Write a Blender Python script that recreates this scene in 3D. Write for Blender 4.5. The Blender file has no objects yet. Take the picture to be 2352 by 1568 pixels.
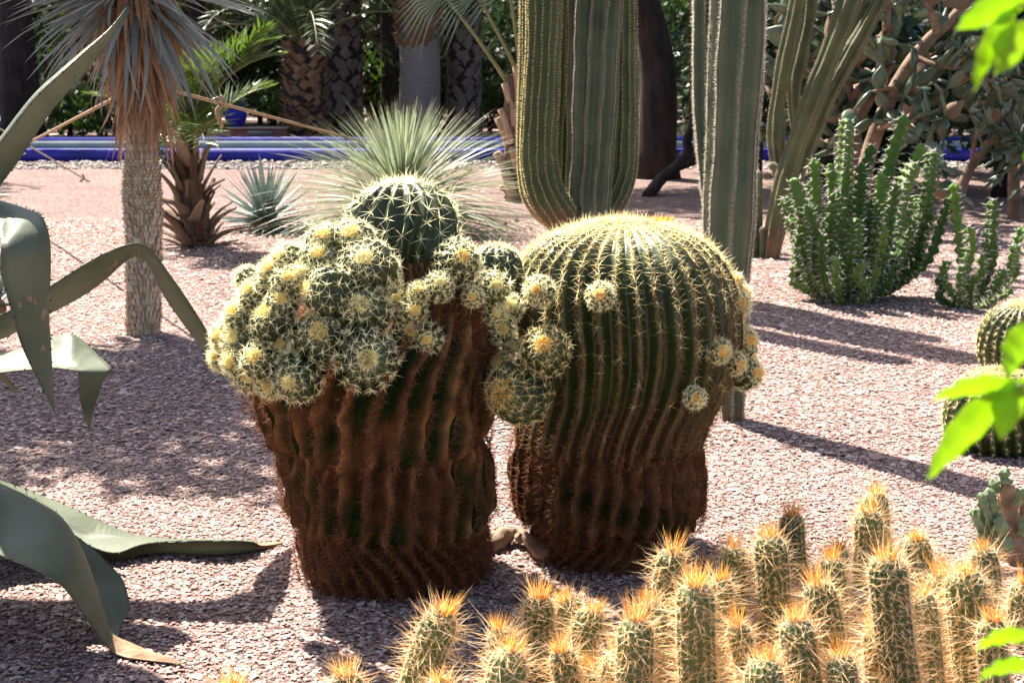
import bpy, math, random
import numpy as np
from mathutils import Vector, Matrix

rng = np.random.default_rng(7)
random.seed(7)
scene = bpy.context.scene
COL = scene.collection
R = math.radians

# ---------------------------------------------------------------- camera
CAM_H = 1.55
PITCH = math.atan(624 / 3267)
cam_d = bpy.data.cameras.new('camera')
cam = bpy.data.objects.new('camera', cam_d)
COL.objects.link(cam)
cam.location = (0, 0, CAM_H)
cam.rotation_euler = (math.pi / 2 - PITCH, 0, 0)
cam_d.sensor_width = 36.0
cam_d.lens = 50.0
cam_d.clip_start = 0.05
cam_d.clip_end = 400
cam_d.dof.use_dof = True
cam_d.dof.focus_distance = 4.15
cam_d.dof.aperture_fstop = 8.5
scene.camera = cam

# ---------------------------------------------------------------- light
SUN_AZ = math.atan2(-0.585, 0.811)          # sun stands behind the scene, to the left
SUN_EL = R(52)
world = bpy.data.worlds.new('World')
scene.world = world
world.use_nodes = True
wn = world.node_tree
bg = wn.nodes['Background']
sky = wn.nodes.new('ShaderNodeTexSky')
sky.sky_type = 'NISHITA'
sky.sun_disc = False
sky.sun_elevation = SUN_EL
sky.sun_rotation = SUN_AZ
sky.altitude = 450
sky.dust_density = 4.0
sky.ozone_density = 0.6
wn.links.new(sky.outputs['Color'], bg.inputs['Color'])
bg.inputs['Strength'].default_value = 0.07
sun_d = bpy.data.lights.new('sun', 'SUN')
sun_d.energy = 5.0
sun_d.angle = R(0.55)
sun_d.color = (1.0, 0.93, 0.82)
sun = bpy.data.objects.new('sun', sun_d)
COL.objects.link(sun)
sdir = Vector((math.sin(SUN_AZ) * math.cos(SUN_EL), math.cos(SUN_AZ) * math.cos(SUN_EL), math.sin(SUN_EL)))
sun.rotation_euler = sdir.to_track_quat('Z', 'Y').to_euler()
sun.location = (-6, 10, 14)
vs = scene.view_settings
vs.view_transform = 'Standard'
vs.look = 'None'
vs.exposure = 1.6
vs.gamma = 1.0
scene.cycles.max_bounces = 8
scene.cycles.transparent_max_bounces = 8

# ---------------------------------------------------------------- helpers
ct, st = math.cos(PITCH), math.sin(PITCH)


def ray(px, py):
    u = -(py - 784) / 3267
    return np.array([(px - 1176) / 3267, ct + u * st, -st + u * ct])


def AT(px, py, Y):                    # point seen at a pixel (of a 2352 x 1568 frame) at world depth Y
    d = ray(px, py)
    return np.array([0, 0, CAM_H]) + d * (Y / d[1])


def G(px, py):                        # point on the ground
    d = ray(px, py)
    return np.array([0, 0, CAM_H]) + d * (-CAM_H / d[2])


def SC(py, Y):                        # metres per pixel at that place
    return Y / ray(1176, py)[1] / 3267


def nrm(a):
    a = np.asarray(a, float)
    return a / np.maximum(np.linalg.norm(a, axis=-1, keepdims=True), 1e-9)


def crom(pts, m):                     # smooth resampling of a polyline (any number of columns)
    p = np.asarray(pts, float)
    n = len(p)
    q = np.vstack([2 * p[0] - p[1], p, 2 * p[-1] - p[-2]])
    t = np.linspace(0, n - 1 - 1e-6, m)
    i = t.astype(int)
    f = (t - i)[:, None]
    a, b, c, d = q[i], q[i + 1], q[i + 2], q[i + 3]
    return 0.5 * (2 * b + (c - a) * f + (2 * a - 5 * b + 4 * c - d) * f ** 2 + (3 * b - a - 3 * c + d) * f ** 3)


def mesh_of(name, V, F, smooth=False, col=None, mat=None):
    if isinstance(F, np.ndarray):
        F = [F]
    F = [np.asarray(f, dtype=np.int32) for f in F if len(f)]
    use = np.zeros(len(V), bool)
    for f in F:
        use[f.ravel()] = True
    if not use.all():                 # drop points no face uses
        new = np.cumsum(use) - 1
        V = np.asarray(V)[use]
        F = [new[f].astype(np.int32) for f in F]
        if col is not None:
            col = np.asarray(col)[use]
    V = np.ascontiguousarray(V, dtype=np.float32)
    me = bpy.data.meshes.new(name)
    me.vertices.add(len(V))
    me.vertices.foreach_set('co', V.ravel())
    idx = np.concatenate([f.ravel() for f in F])
    sizes = np.concatenate([np.full(len(f), f.shape[1], np.int32) for f in F])
    starts = np.concatenate([[0], np.cumsum(sizes)[:-1]]).astype(np.int32)
    me.loops.add(len(idx))
    me.loops.foreach_set('vertex_index', idx)
    me.polygons.add(len(sizes))
    me.polygons.foreach_set('loop_start', starts)
    try:
        me.polygons.foreach_set('loop_total', sizes)
    except Exception:
        pass
    if smooth:
        me.polygons.foreach_set('use_smooth', np.ones(len(sizes), bool))
    me.update(calc_edges=True)
    if col is not None:
        at = me.attributes.new('Col', 'FLOAT_COLOR', 'POINT')
        c = np.ones((len(V), 4), np.float32)
        c[:, :3] = col
        at.data.foreach_set('color', c.ravel())
    if mat is not None:
        me.materials.append(mat)
    return me


def tags(o, label=None, cat=None, group=None, kind=None):
    if label:
        o['label'] = label
    if cat:
        o['category'] = cat
    if group:
        o['group'] = group
    if kind:
        o['kind'] = kind
    return o


def thing(name, label, cat, loc=(0, 0, 0), group=None):
    o = bpy.data.objects.new(name, None)
    o.empty_display_size = 0.05
    COL.objects.link(o)
    o.location = tuple(float(v) for v in loc)
    return tags(o, label, cat, group)


def rootloc(p):
    while p.parent:
        p = p.parent
    return np.array(p.location)


def part(name, V, F, mat, parent=None, kind=None, smooth=False, col=None):
    V = np.asarray(V, float)
    if parent is not None:
        V = V - rootloc(parent)
    o = bpy.data.objects.new(name, mesh_of(name, V, F, smooth, col, mat))
    COL.objects.link(o)
    o.parent = parent
    if kind:
        o['kind'] = kind
    return o


def inst(name, me, parent, M):        # another piece that shares its mesh
    o = bpy.data.objects.new(name, me)
    COL.objects.link(o)
    o.parent = parent
    o.matrix_basis = M
    return o


def join(parts):
    Vs, Fs, n = [], {}, 0
    for V, F in parts:
        if isinstance(F, np.ndarray):
            F = [F]
        for f in F:
            if len(f):
                f = np.asarray(f)
                Fs.setdefault(f.shape[1], []).append(f + n)
        Vs.append(np.asarray(V, float))
        n += len(V)
    return np.vstack(Vs), [np.vstack(f) for f in Fs.values()]


def box(x0, x1, y0, y1, z0, z1):
    V = np.array([[x, y, z] for z in (z0, z1) for y in (y0, y1) for x in (x0, x1)], float)
    F = np.array([[0, 2, 3, 1], [4, 5, 7, 6], [0, 1, 5, 4], [2, 6, 7, 3], [0, 4, 6, 2], [1, 3, 7, 5]])
    return V, F


def frames(C):
    C = np.asarray(C, float)
    T = nrm(np.gradient(C, axis=0))
    N = np.zeros_like(T)
    ref = np.array([1.0, 0, 0]) if abs(T[0][0]) < 0.9 else np.array([0, 0, 1.0])
    n = ref - T[0] * np.dot(ref, T[0])
    for i in range(len(T)):
        n = n - T[i] * np.dot(n, T[i])
        n = n / max(np.linalg.norm(n), 1e-9)
        N[i] = n
    return T, N, np.cross(T, N)


def tube(C, r, seg=8, cap=True):
    C = np.asarray(C, float)
    m = len(C)
    r = np.broadcast_to(np.asarray(r, float), (m,))
    T, N, B = frames(C)
    a = np.arange(seg) * 2 * np.pi / seg
    V = C[:, None, :] + r[:, None, None] * (np.cos(a)[None, :, None] * N[:, None, :] + np.sin(a)[None, :, None] * B[:, None, :])
    V = V.reshape(-1, 3)
    i, j = np.meshgrid(np.arange(m - 1), np.arange(seg), indexing='ij')
    j2 = (j + 1) % seg
    F = np.stack([i * seg + j, i * seg + j2, (i + 1) * seg + j2, (i + 1) * seg + j], -1).reshape(-1, 4)
    if not cap:
        return V, [F]
    V = np.vstack([V, C[0], C[-1]])
    k = np.arange(seg)
    t0 = np.stack([np.full(seg, m * seg), (k + 1) % seg, k], -1)
    t1 = np.stack([np.full(seg, m * seg + 1), (m - 1) * seg + k, (m - 1) * seg + (k + 1) % seg], -1)
    return V, [F, np.vstack([t0, t1])]


def ribtube(C, Rr, n, depth, spr=4, twist=0.0, p=1.0, ribamp=0.0, wob=0.0, g=None, endshift=None, vertical=False):
    """ribbed stem along C; returns V, F, crest points, outward normals, tangents, rib fraction per vertex"""
    g = g or rng
    C = np.asarray(C, float)
    m = len(C)
    Rr = np.broadcast_to(np.asarray(Rr, float), (m,)).copy()
    depth = np.broadcast_to(np.asarray(depth, float), (m,))
    twist = np.broadcast_to(np.asarray(twist, float), (m,))
    T, N, B = frames(C)
    if vertical:                      # level rings
        T, N, B = (np.tile(np.array(q, float), (m, 1)) for q in ((0, 0, 1), (1, 0, 0), (0, 1, 0)))
    J = n * spr
    j = np.arange(J)
    a0 = 2 * np.pi * j / J
    fr = np.abs(((j / spr) + 0.5) % 1 - 0.5) * 2      # 0 on the crest, 1 in the groove
    rib = np.round(j / spr).astype(int) % n
    amp = 1 + ribamp * g.standard_normal(n)
    ph = g.uniform(0, 6.28, n)
    rows = np.arange(m)
    wobm = wob * np.sin(rows[:, None] * 0.55 + ph[None, :]) + wob * 0.6 * np.sin(rows[:, None] * 1.3 + 2 * ph[None, :])
    A = a0[None, :] + twist[:, None] + wobm[:, rib] * (1 - fr)[None, :]
    RR = Rr[:, None] * (1 - depth[:, None] * (fr[None, :] ** p)) * (1 + (amp[rib] - 1)[None, :] * (1 - fr)[None, :])
    V = C[:, None, :] + RR[..., None] * (np.cos(A)[..., None] * N[:, None, :] + np.sin(A)[..., None] * B[:, None, :])
    if endshift is not None:
        V = V + endshift(rows, rib)[..., None] * T[:, None, :]
    ci = np.arange(n) * spr
    crest = V[:, ci, :]
    tan = nrm(np.gradient(crest, axis=0))
    out = np.cos(A[:, ci])[..., None] * N[:, None, :] + np.sin(A[:, ci])[..., None] * B[:, None, :]
    nor = nrm(out - tan * np.sum(out * tan, -1, keepdims=True))
    V2 = V.reshape(-1, 3)
    i, jj = np.meshgrid(np.arange(m - 1), np.arange(J), indexing='ij')
    j2 = (jj + 1) % J
    F = np.stack([i * J + jj, i * J + j2, (i + 1) * J + j2, (i + 1) * J + jj], -1).reshape(-1, 4)
    V2 = np.vstack([V2, V[0].mean(0), V[-1].mean(0)])
    k = np.arange(J)
    t0 = np.stack([np.full(J, m * J), (k + 1) % J, k], -1)
    t1 = np.stack([np.full(J, m * J + 1), (m - 1) * J + k, (m - 1) * J + (k + 1) % J], -1)
    frv = np.concatenate([np.tile(fr, m), [1, 1]])
    return V2, [F, np.vstack([t0, t1])], crest, nor, tan, frv


def areoles(crest, nor, tan, sp, f0=0.0, f1=1.0, jit=0.25, g=None):
    g = g or rng
    P, Nn, Tt, Fr = [], [], [], []
    for k in range(crest.shape[1]):
        c = crest[:, k]
        s = np.concatenate([[0], np.cumsum(np.linalg.norm(np.diff(c, axis=0), axis=1))])
        L = s[-1]
        if L < 1e-6:
            continue
        t = np.arange(f0 * L + g.uniform(0, sp), f1 * L, sp)
        t = np.clip(t + g.uniform(-jit, jit, len(t)) * sp, 0, L)
        for arr, src in ((P, c), (Nn, nor[:, k]), (Tt, tan[:, k])):
            arr.append(np.stack([np.interp(t, s, src[:, q]) for q in range(3)], -1))
        Fr.append(t / L)
    return np.vstack(P), nrm(np.vstack(Nn)), nrm(np.vstack(Tt)), np.concatenate(Fr)


def cones(P, D, L, r, bend=None):
    """thin three sided spines; bend adds a second, curved segment"""
    P, D = np.asarray(P, float), nrm(D)
    n = len(P)
    L = np.broadcast_to(np.asarray(L, float), (n,))
    r = np.broadcast_to(np.asarray(r, float), (n,))
    h = np.where(np.abs(D[:, 2:3]) < 0.9, np.array([[0, 0, 1.0]]), np.array([[1.0, 0, 0]]))
    A = nrm(np.cross(D, h))
    B = np.cross(D, A)
    V = np.zeros((n, 4, 3))
    spin = np.random.default_rng(n).uniform(0, 6.28, n)[:, None]
    A, B = A * np.cos(spin) + B * np.sin(spin), B * np.cos(spin) - A * np.sin(spin)
    V[:, 0] = P + r[:, None] * 1.15 * A
    V[:, 1] = P + r[:, None] * 0.8 * B
    V[:, 2] = P - r[:, None] * 1.15 * A
    V[:, 3] = P + D * L[:, None]
    if bend is None:                  # keeled slivers: two faces that let the light through
        base = np.arange(n)[:, None] * 4
        F = np.concatenate([base + np.array([[0, 1, 3]]), base + np.array([[1, 2, 3]])], 0)
        return V.reshape(-1, 3), F
    V = np.zeros((n, 4, 3))
    for q in range(3):
        a = q * 2.0944
        V[:, q] = P + r[:, None] * (math.cos(a) * A + math.sin(a) * B)
    W = np.zeros((n, 7, 3))
    W[:, :3] = V[:, :3]
    mid = P + D * (L * 0.55)[:, None]
    for q in range(3):
        a = q * 2.0944
        W[:, 3 + q] = mid + 0.75 * r[:, None] * (math.cos(a) * A + math.sin(a) * B)
    W[:, 6] = mid + nrm(D + bend) * (L * 0.45)[:, None]
    b = np.arange(n)[:, None] * 7
    Q = np.concatenate([b + np.array([[0, 1, 4, 3]]), b + np.array([[1, 2, 5, 4]]), b + np.array([[2, 0, 3, 5]])], 0)
    F = np.concatenate([b + np.array([[3, 4, 6]]), b + np.array([[4, 5, 6]]), b + np.array([[5, 3, 6]])], 0)
    return W.reshape(-1, 3), [Q, F]


def star(P, N, T, nr, nc, L, r, elev=0.35, Lc=None, g=None, curve=0.0, keep=1.0):
    """a bundle of spines on every areole"""
    g = g or rng
    B = np.cross(N, T)
    n = len(P)
    L = np.broadcast_to(np.asarray(L, float), (n,))
    Lc = L if Lc is None else np.broadcast_to(np.asarray(Lc, float), (n,))
    PP, DD, LL = [], [], []
    ph0 = g.uniform(0, 6.28, n)
    for q in range(nr):
        a = ph0 + q * 2 * np.pi / nr + g.normal(0, 0.22, n)
        e = elev + g.normal(0, 0.14, n)
        PP.append(P)
        DD.append(np.cos(e)[:, None] * (np.cos(a)[:, None] * T + np.sin(a)[:, None] * B) + np.sin(e)[:, None] * N)
        LL.append(L * g.uniform(0.6, 1.1, n))
    for q in range(nc):
        a = g.uniform(0, 6.28, n)
        e = g.normal(1.15, 0.22, n)
        PP.append(P)
        DD.append(np.cos(e)[:, None] * (np.cos(a)[:, None] * T + np.sin(a)[:, None] * B) + np.sin(e)[:, None] * N)
        LL.append(Lc * g.uniform(0.6, 1.15, n))
    PP, DD, LL = np.vstack(PP), np.vstack(DD), np.concatenate(LL)
    if keep < 1:
        k = g.random(len(PP)) < keep
        PP, DD, LL = PP[k], DD[k], LL[k]
    if curve:
        NN = np.tile(N, (nr + nc, 1))[:len(PP)]
        return cones(PP, DD, LL, r, bend=-curve * NN + g.normal(0, 0.15, PP.shape))
    return cones(PP, DD, LL, r)


# ---------------------------------------------------------------- materials
def pm(name, c1, c2=None, rough=0.7, scale=8.0, var='noise', trans=0.0, bump=0.0, bscale=None, attr=False, spec=0.35, detail=3.0, c3=None, stretch=None, tcol=None, glow=False):
    m = bpy.data.materials.new(name)
    m.use_nodes = True
    nt = m.node_tree
    N, Lk = nt.nodes, nt.links
    bs = N['Principled BSDF']
    out = N['Material Output']
    bs.inputs['Roughness'].default_value = rough
    bs.inputs['Specular IOR Level'].default_value = spec
    tc = N.new('ShaderNodeTexCoord')
    co = tc.outputs['Object']
    if stretch:
        mp = N.new('ShaderNodeMapping')
        mp.inputs['Scale'].default_value = stretch
        Lk.new(co, mp.inputs['Vector'])
        co = mp.outputs['Vector']
    c2 = c2 or c1
    ns = N.new('ShaderNodeTexNoise')
    ns.inputs['Scale'].default_value = scale
    ns.inputs['Detail'].default_value = detail
    Lk.new(co, ns.inputs['Vector'])
    fac = ns.outputs['Fac']
    if var == 'island':
        ge = N.new('ShaderNodeNewGeometry')
        fac = ge.outputs['Random Per Island']
    elif var == 'object':
        oi = N.new('ShaderNodeObjectInfo')
        fac = oi.outputs['Random']
    rp = N.new('ShaderNodeValToRGB')
    e = rp.color_ramp.elements
    e[0].position, e[1].position = (0.32, 0.68) if var == 'noise' else (0.0, 1.0)
    e[0].color = (*c1, 1)
    e[1].color = (*c2, 1)
    if c3:
        x = e.new(0.5)
        x.color = (*c3, 1)
    Lk.new(fac, rp.inputs['Fac'])
    colr = rp.outputs['Color']
    if var != 'noise':                # a little grain on top
        mx = N.new('ShaderNodeMix')
        mx.data_type = 'RGBA'
        mx.blend_type = 'MULTIPLY'
        mx.inputs['Factor'].default_value = 0.45
        r2 = N.new('ShaderNodeValToRGB')
        r2.color_ramp.elements[0].position = 0.3
        r2.color_ramp.elements[0].color = (0.45, 0.45, 0.45, 1)
        r2.color_ramp.elements[1].position = 0.7
        Lk.new(ns.outputs['Fac'], r2.inputs['Fac'])
        Lk.new(colr, mx.inputs['A'])
        Lk.new(r2.outputs['Color'], mx.inputs['B'])
        colr = mx.outputs['Result']
    if attr:
        at = N.new('ShaderNodeAttribute')
        at.attribute_name = 'Col'
        mx = N.new('ShaderNodeMix')
        mx.data_type = 'RGBA'
        mx.blend_type = 'MULTIPLY'
        mx.inputs['Factor'].default_value = 1.0
        Lk.new(at.outputs['Color'], mx.inputs['A'])
        Lk.new(colr, mx.inputs['B'])
        colr = mx.outputs['Result']
    Lk.new(colr, bs.inputs['Base Color'])
    if bump:
        bn = N.new('ShaderNodeTexNoise')
        bn.inputs['Scale'].default_value = bscale or scale * 4
        bn.inputs['Detail'].default_value = 4
        Lk.new(co, bn.inputs['Vector'])
        bp = N.new('ShaderNodeBump')
        bp.inputs['Strength'].default_value = bump
        bp.inputs['Distance'].default_value = 0.02
        Lk.new(bn.outputs['Fac'], bp.inputs['Height'])
        Lk.new(bp.outputs['Normal'], bs.inputs['Normal'])
    if trans:
        tr = N.new('ShaderNodeBsdfTranslucent')
        if tcol:
            mt = N.new('ShaderNodeMix')
            mt.data_type = 'RGBA'
            mt.blend_type = 'MULTIPLY'
            mt.inputs['Factor'].default_value = 1.0
            mt.inputs['B'].default_value = (*tcol, 1)
            Lk.new(colr, mt.inputs['A'])
            Lk.new(mt.outputs['Result'], tr.inputs['Color'])
        else:
            Lk.new(colr, tr.inputs['Color'])
        ms = N.new('ShaderNodeAddShader' if glow else 'ShaderNodeMixShader')
        if not glow:
            ms.inputs['Fac'].default_value = trans
        Lk.new(bs.outputs['BSDF'], ms.inputs[0 if glow else 1])
        Lk.new(tr.outputs['BSDF'], ms.inputs[1 if glow else 2])
        Lk.new(ms.outputs['Shader'], out.inputs['Surface'])
    return m


def gravel_sheet_mat():
    m = bpy.data.materials.new('pink_gravel_sheet')
    m.use_nodes = True
    nt = m.node_tree
    N, Lk = nt.nodes, nt.links
    bs = N['Principled BSDF']
    bs.inputs['Roughness'].default_value = 0.9
    bs.inputs['Specular IOR Level'].default_value = 0.2
    tc = N.new('ShaderNodeTexCoord')
    vo = N.new('ShaderNodeTexVoronoi')
    vo.inputs['Scale'].default_value = 62
    Lk.new(tc.outputs['Object'], vo.inputs['Vector'])
    sp = N.new('ShaderNodeSeparateColor')
    Lk.new(vo.outputs['Color'], sp.inputs['Color'])
    rp = N.new('ShaderNodeValToRGB')
    e = rp.color_ramp.elements
    e[0].color = (0.07, 0.042, 0.037, 1)
    e[1].color = (0.44, 0.345, 0.31, 1)
    x = e.new(0.35)
    x.color = (0.19, 0.12, 0.107, 1)
    x = e.new(0.7)
    x.color = (0.30, 0.203, 0.182, 1)
    Lk.new(sp.outputs['Red'], rp.inputs['Fac'])
    ns = N.new('ShaderNodeTexNoise')
    ns.inputs['Scale'].default_value = 1.3
    ns.inputs['Detail'].default_value = 5
    Lk.new(tc.outputs['Object'], ns.inputs['Vector'])
    r2 = N.new('ShaderNodeValToRGB')
    r2.color_ramp.elements[0].position = 0.3
    r2.color_ramp.elements[0].color = (0.78, 0.76, 0.76, 1)
    r2.color_ramp.elements[1].position = 0.7
    Lk.new(ns.outputs['Fac'], r2.inputs['Fac'])
    mx = N.new('ShaderNodeMix')
    mx.data_type = 'RGBA'
    mx.blend_type = 'MULTIPLY'
    mx.inputs['Factor'].default_value = 1.0
    Lk.new(rp.outputs['Color'], mx.inputs['A'])
    Lk.new(r2.outputs['Color'], mx.inputs['B'])
    Lk.new(mx.outputs['Result'], bs.inputs['Base Color'])
    bp = N.new('ShaderNodeBump')
    bp.inputs['Strength'].default_value = 0.8
    bp.inputs['Distance'].default_value = 0.012
    bp.invert = True
    Lk.new(vo.outputs['Distance'], bp.inputs['Height'])
    Lk.new(bp.outputs['Normal'], bs.inputs['Normal'])
    return m


M = {}
M['ground'] = gravel_sheet_mat()
M['chip'] = pm('pink_gravel_chip', (0.30, 0.18, 0.155), (0.73, 0.59, 0.53), c3=(0.50, 0.34, 0.30), var='island', rough=0.85, scale=120, spec=0.2)
M['pebble'] = pm('pebble_stone', (0.30, 0.27, 0.24), (0.55, 0.50, 0.46), var='island', rough=0.8, scale=40)
M['barrel'] = pm('barrel_cactus_skin', (0.75, 0.75, 0.75), (1.1, 1.1, 1.05), attr=True, rough=0.42, scale=14, bump=0.12, bscale=60, spec=0.5)
M['cork'] = pm('corky_old_stem', (0.6, 0.6, 0.6), (1.25, 1.2, 1.15), attr=True, rough=0.85, scale=22, bump=0.5, bscale=90, spec=0.15)
M['spine_y'] = pm('golden_spine', (0.54, 0.43, 0.18), (0.70, 0.64, 0.40), var='island', rough=0.4, scale=30, trans=0.5, glow=True)
M['spine_w'] = pm('straw_spine', (0.60, 0.54, 0.29), (0.74, 0.72, 0.53), var='island', rough=0.4, scale=30, trans=0.5, glow=True)
M['spine_b'] = pm('brown_old_spine', (0.15, 0.055, 0.028), (0.46, 0.20, 0.10), var='island', rough=0.7, scale=30, trans=0.4)
M['spine_m'] = pm('ageing_spine', (0.22, 0.09, 0.04), (0.56, 0.34, 0.15), var='island', rough=0.6, scale=30, trans=0.4)
M['spine_g'] = pm('torch_spine', (0.46, 0.25, 0.09), (0.68, 0.55, 0.34), var='island', rough=0.4, scale=30, trans=0.5, glow=True)
M['spine_thin'] = pm('torch_thin_spine', (0.52, 0.44, 0.30), (0.68, 0.64, 0.52), var='island', rough=0.5, scale=30, trans=0.5, glow=True)
M['bristle'] = pm('orange_crown_bristle', (0.40, 0.15, 0.015), (0.60, 0.36, 0.085), var='island', rough=0.5, scale=30, trans=0.5, glow=True)
M['wool'] = pm('yellow_wool', (0.60, 0.47, 0.13), (0.72, 0.65, 0.36), var='island', rough=0.8, scale=40, trans=0.5, glow=True)
M['wool_gold'] = pm('golden_wool', (0.58, 0.37, 0.05), (0.70, 0.56, 0.20), var='island', rough=0.8, scale=40, trans=0.5, glow=True)
M['white_wool'] = pm('white_areole_wool', (0.62, 0.58, 0.52), (0.8, 0.78, 0.72), var='island', rough=0.95, scale=80)
M['spine_white'] = pm('white_column_spine', (0.66, 0.58, 0.46), (0.90, 0.85, 0.75), var='island', rough=0.6, scale=30, trans=0.5)
M['torch'] = pm('torch_cactus_skin', (0.055, 0.09, 0.018), (0.155, 0.20, 0.055), var='object', rough=0.5, scale=25, bump=0.1)
M['column'] = pm('column_cactus_skin', (0.7, 0.7, 0.7), (1.15, 1.1, 1.05), attr=True, rough=0.55, scale=6, bump=0.15, bscale=40, spec=0.4)
M['euphorbia'] = pm('euphorbia_skin', (0.05, 0.13, 0.02), (0.20, 0.34, 0.06), var='object', rough=0.5, scale=9, trans=0.2)
M['euph_spine'] = pm('pale_euphorbia_spine', (0.60, 0.54, 0.47), (0.88, 0.83, 0.77), var='island', rough=0.7, trans=0.4)
M['agave'] = pm('agave_leaf', (0.095, 0.118, 0.072), (0.172, 0.195, 0.135), rough=0.48, scale=3.5, stretch=(1.0, 1.0, 2.2), bump=0.22, bscale=14, spec=0.4, detail=8, trans=0.1, tcol=(1.1, 1.3, 0.6))


def scarred(m):                       # tan scars and fine streaks on the agave skin
    nt = m.node_tree
    N, Lk = nt.nodes, nt.links
    bs = N['Principled BSDF']
    src = bs.inputs['Base Color'].links[0].from_socket
    tc = N.new('ShaderNodeTexCoord')
    ns = N.new('ShaderNodeTexNoise')
    ns.inputs['Scale'].default_value = 26
    ns.inputs['Detail'].default_value = 2
    Lk.new(tc.outputs['Object'], ns.inputs['Vector'])
    big = N.new('ShaderNodeTexNoise')
    big.inputs['Scale'].default_value = 4
    Lk.new(tc.outputs['Object'], big.inputs['Vector'])
    mu = N.new('ShaderNodeMath')
    mu.operation = 'MULTIPLY'
    Lk.new(ns.outputs['Fac'], mu.inputs[0])
    Lk.new(big.outputs['Fac'], mu.inputs[1])
    rp = N.new('ShaderNodeValToRGB')
    rp.color_ramp.elements[0].position = 0.45
    rp.color_ramp.elements[1].position = 0.465
    rp.color_ramp.elements[0].color = (0, 0, 0, 1)
    Lk.new(mu.outputs['Value'], rp.inputs['Fac'])
    mx = N.new('ShaderNodeMix')
    mx.data_type = 'RGBA'
    mx.inputs['B'].default_value = (0.36, 0.25, 0.15, 1)
    Lk.new(rp.outputs['Color'], mx.inputs['Factor'])
    Lk.new(src, mx.inputs['A'])
    Lk.new(mx.outputs['Result'], bs.inputs['Base Color'])


scarred(M['agave'])
M['agave_tooth'] = pm('agave_tooth', (0.06, 0.035, 0.025), (0.13, 0.075, 0.05), var='island', rough=0.6)
M['dry'] = pm('dry_leaf', (0.22, 0.13, 0.075), (0.42, 0.28, 0.17), rough=0.85, scale=14, bump=0.3)
M['yucca_leaf'] = pm('blue_yucca_leaf', (0.20, 0.235, 0.215), (0.40, 0.43, 0.40), var='object', rough=0.4, scale=6, trans=0.3, spec=0.6)
M['yucca_dry'] = pm('dry_yucca_skirt', (0.40, 0.235, 0.13), (0.72, 0.50, 0.32), var='object', rough=0.85, scale=12, trans=0.4)
M['yucca_bark'] = pm('yucca_trunk_scale', (0.46, 0.31, 0.18), (0.86, 0.70, 0.50), c3=(0.68, 0.51, 0.34), var='island', rough=0.9, scale=30, bump=0.4)
M['dasy'] = pm('grass_tree_leaf', (0.27, 0.33, 0.18), (0.50, 0.54, 0.38), var='object', rough=0.4, scale=6, trans=0.4, spec=0.5)
M['dasy_tip'] = pm('grass_tree_leaf_tip', (0.30, 0.20, 0.13), (0.36, 0.25, 0.17), rough=0.8)
M['blue_agave'] = pm('blue_agave_leaf', (0.18, 0.25, 0.23), (0.33, 0.40, 0.38), var='object', rough=0.5, scale=6, trans=0.08)
M['palm'] = pm('palm_leaflet', (0.06, 0.11, 0.025), (0.15, 0.22, 0.06), var='island', rough=0.35, scale=5, trans=0.35, spec=0.6, tcol=(1.2, 1.35, 0.5))
M['palm_dark'] = pm('dark_palm_leaflet', (0.035, 0.065, 0.022), (0.10, 0.14, 0.05), var='island', rough=0.32, scale=5, trans=0.22, spec=0.65)
M['fan'] = pm('blue_green_fan_leaf', (0.05, 0.085, 0.06), (0.12, 0.16, 0.12), var='island', rough=0.4, scale=5, trans=0.25)
M['rachis'] = pm('palm_stalk', (0.19, 0.20, 0.07), (0.28, 0.25, 0.10), rough=0.5, scale=5)
M['palm_boot'] = pm('palm_leaf_base', (0.10, 0.05, 0.03), (0.42, 0.29, 0.20), var='object', rough=0.85, scale=12, bump=0.6)
M['palm_trunk'] = pm('palm_trunk_fibre', (0.10, 0.06, 0.04), (0.21, 0.13, 0.085), rough=0.95, scale=18, bump=0.6)
M['bark_grey'] = pm('grey_palm_bark', (0.15, 0.115, 0.095), (0.30, 0.245, 0.21), var='island', rough=0.95, scale=10, bump=0.5)
M['bark_smooth'] = pm('smooth_grey_bark', (0.20, 0.165, 0.15), (0.27, 0.23, 0.21), rough=0.9, scale=6, stretch=(0.6, 0.6, 9), bump=0.25)
M['bark_orange'] = pm('orange_palm_bark', (0.20, 0.10, 0.055), (0.42, 0.235, 0.14), var='island', rough=0.9, scale=10, bump=0.4)
M['bark_dark'] = pm('dark_tree_bark', (0.018, 0.012, 0.011), (0.05, 0.033, 0.029), rough=0.95, scale=9, stretch=(1, 1, 0.3), bump=0.6)
M['branch'] = pm('tan_branch_bark', (0.16, 0.10, 0.065), (0.32, 0.22, 0.15), rough=0.85, scale=7, bump=0.35)
M['wood_cut'] = pm('pale_cut_wood', (0.36, 0.24, 0.14), (0.52, 0.37, 0.24), rough=0.85, scale=10, stretch=(3, 3, 0.6), bump=0.4)
M['leaf'] = pm('tree_leaf', (0.035, 0.075, 0.02), (0.10, 0.16, 0.045), var='island', rough=0.45, scale=3, trans=0.3, tcol=(1.2, 1.3, 0.5))
M['leaf_dark'] = pm('shrub_leaf', (0.018, 0.04, 0.016), (0.06, 0.10, 0.035), var='island', rough=0.4, scale=3, trans=0.25, spec=0.5)
M['leaf_bright'] = pm('fresh_green_leaf', (0.15, 0.30, 0.008), (0.24, 0.42, 0.015), var='object', rough=0.35, scale=30, trans=0.6, tcol=(1.4, 1.5, 0.5))
M['pad'] = pm('prickly_pear_pad', (0.03, 0.058, 0.024), (0.17, 0.225, 0.14), var='object', rough=0.33, scale=9, spec=0.6)
M['pad_old'] = pm('old_prickly_pear_pad', (0.20, 0.12, 0.07), (0.30, 0.20, 0.12), var='object', rough=0.7, scale=9)
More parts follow.
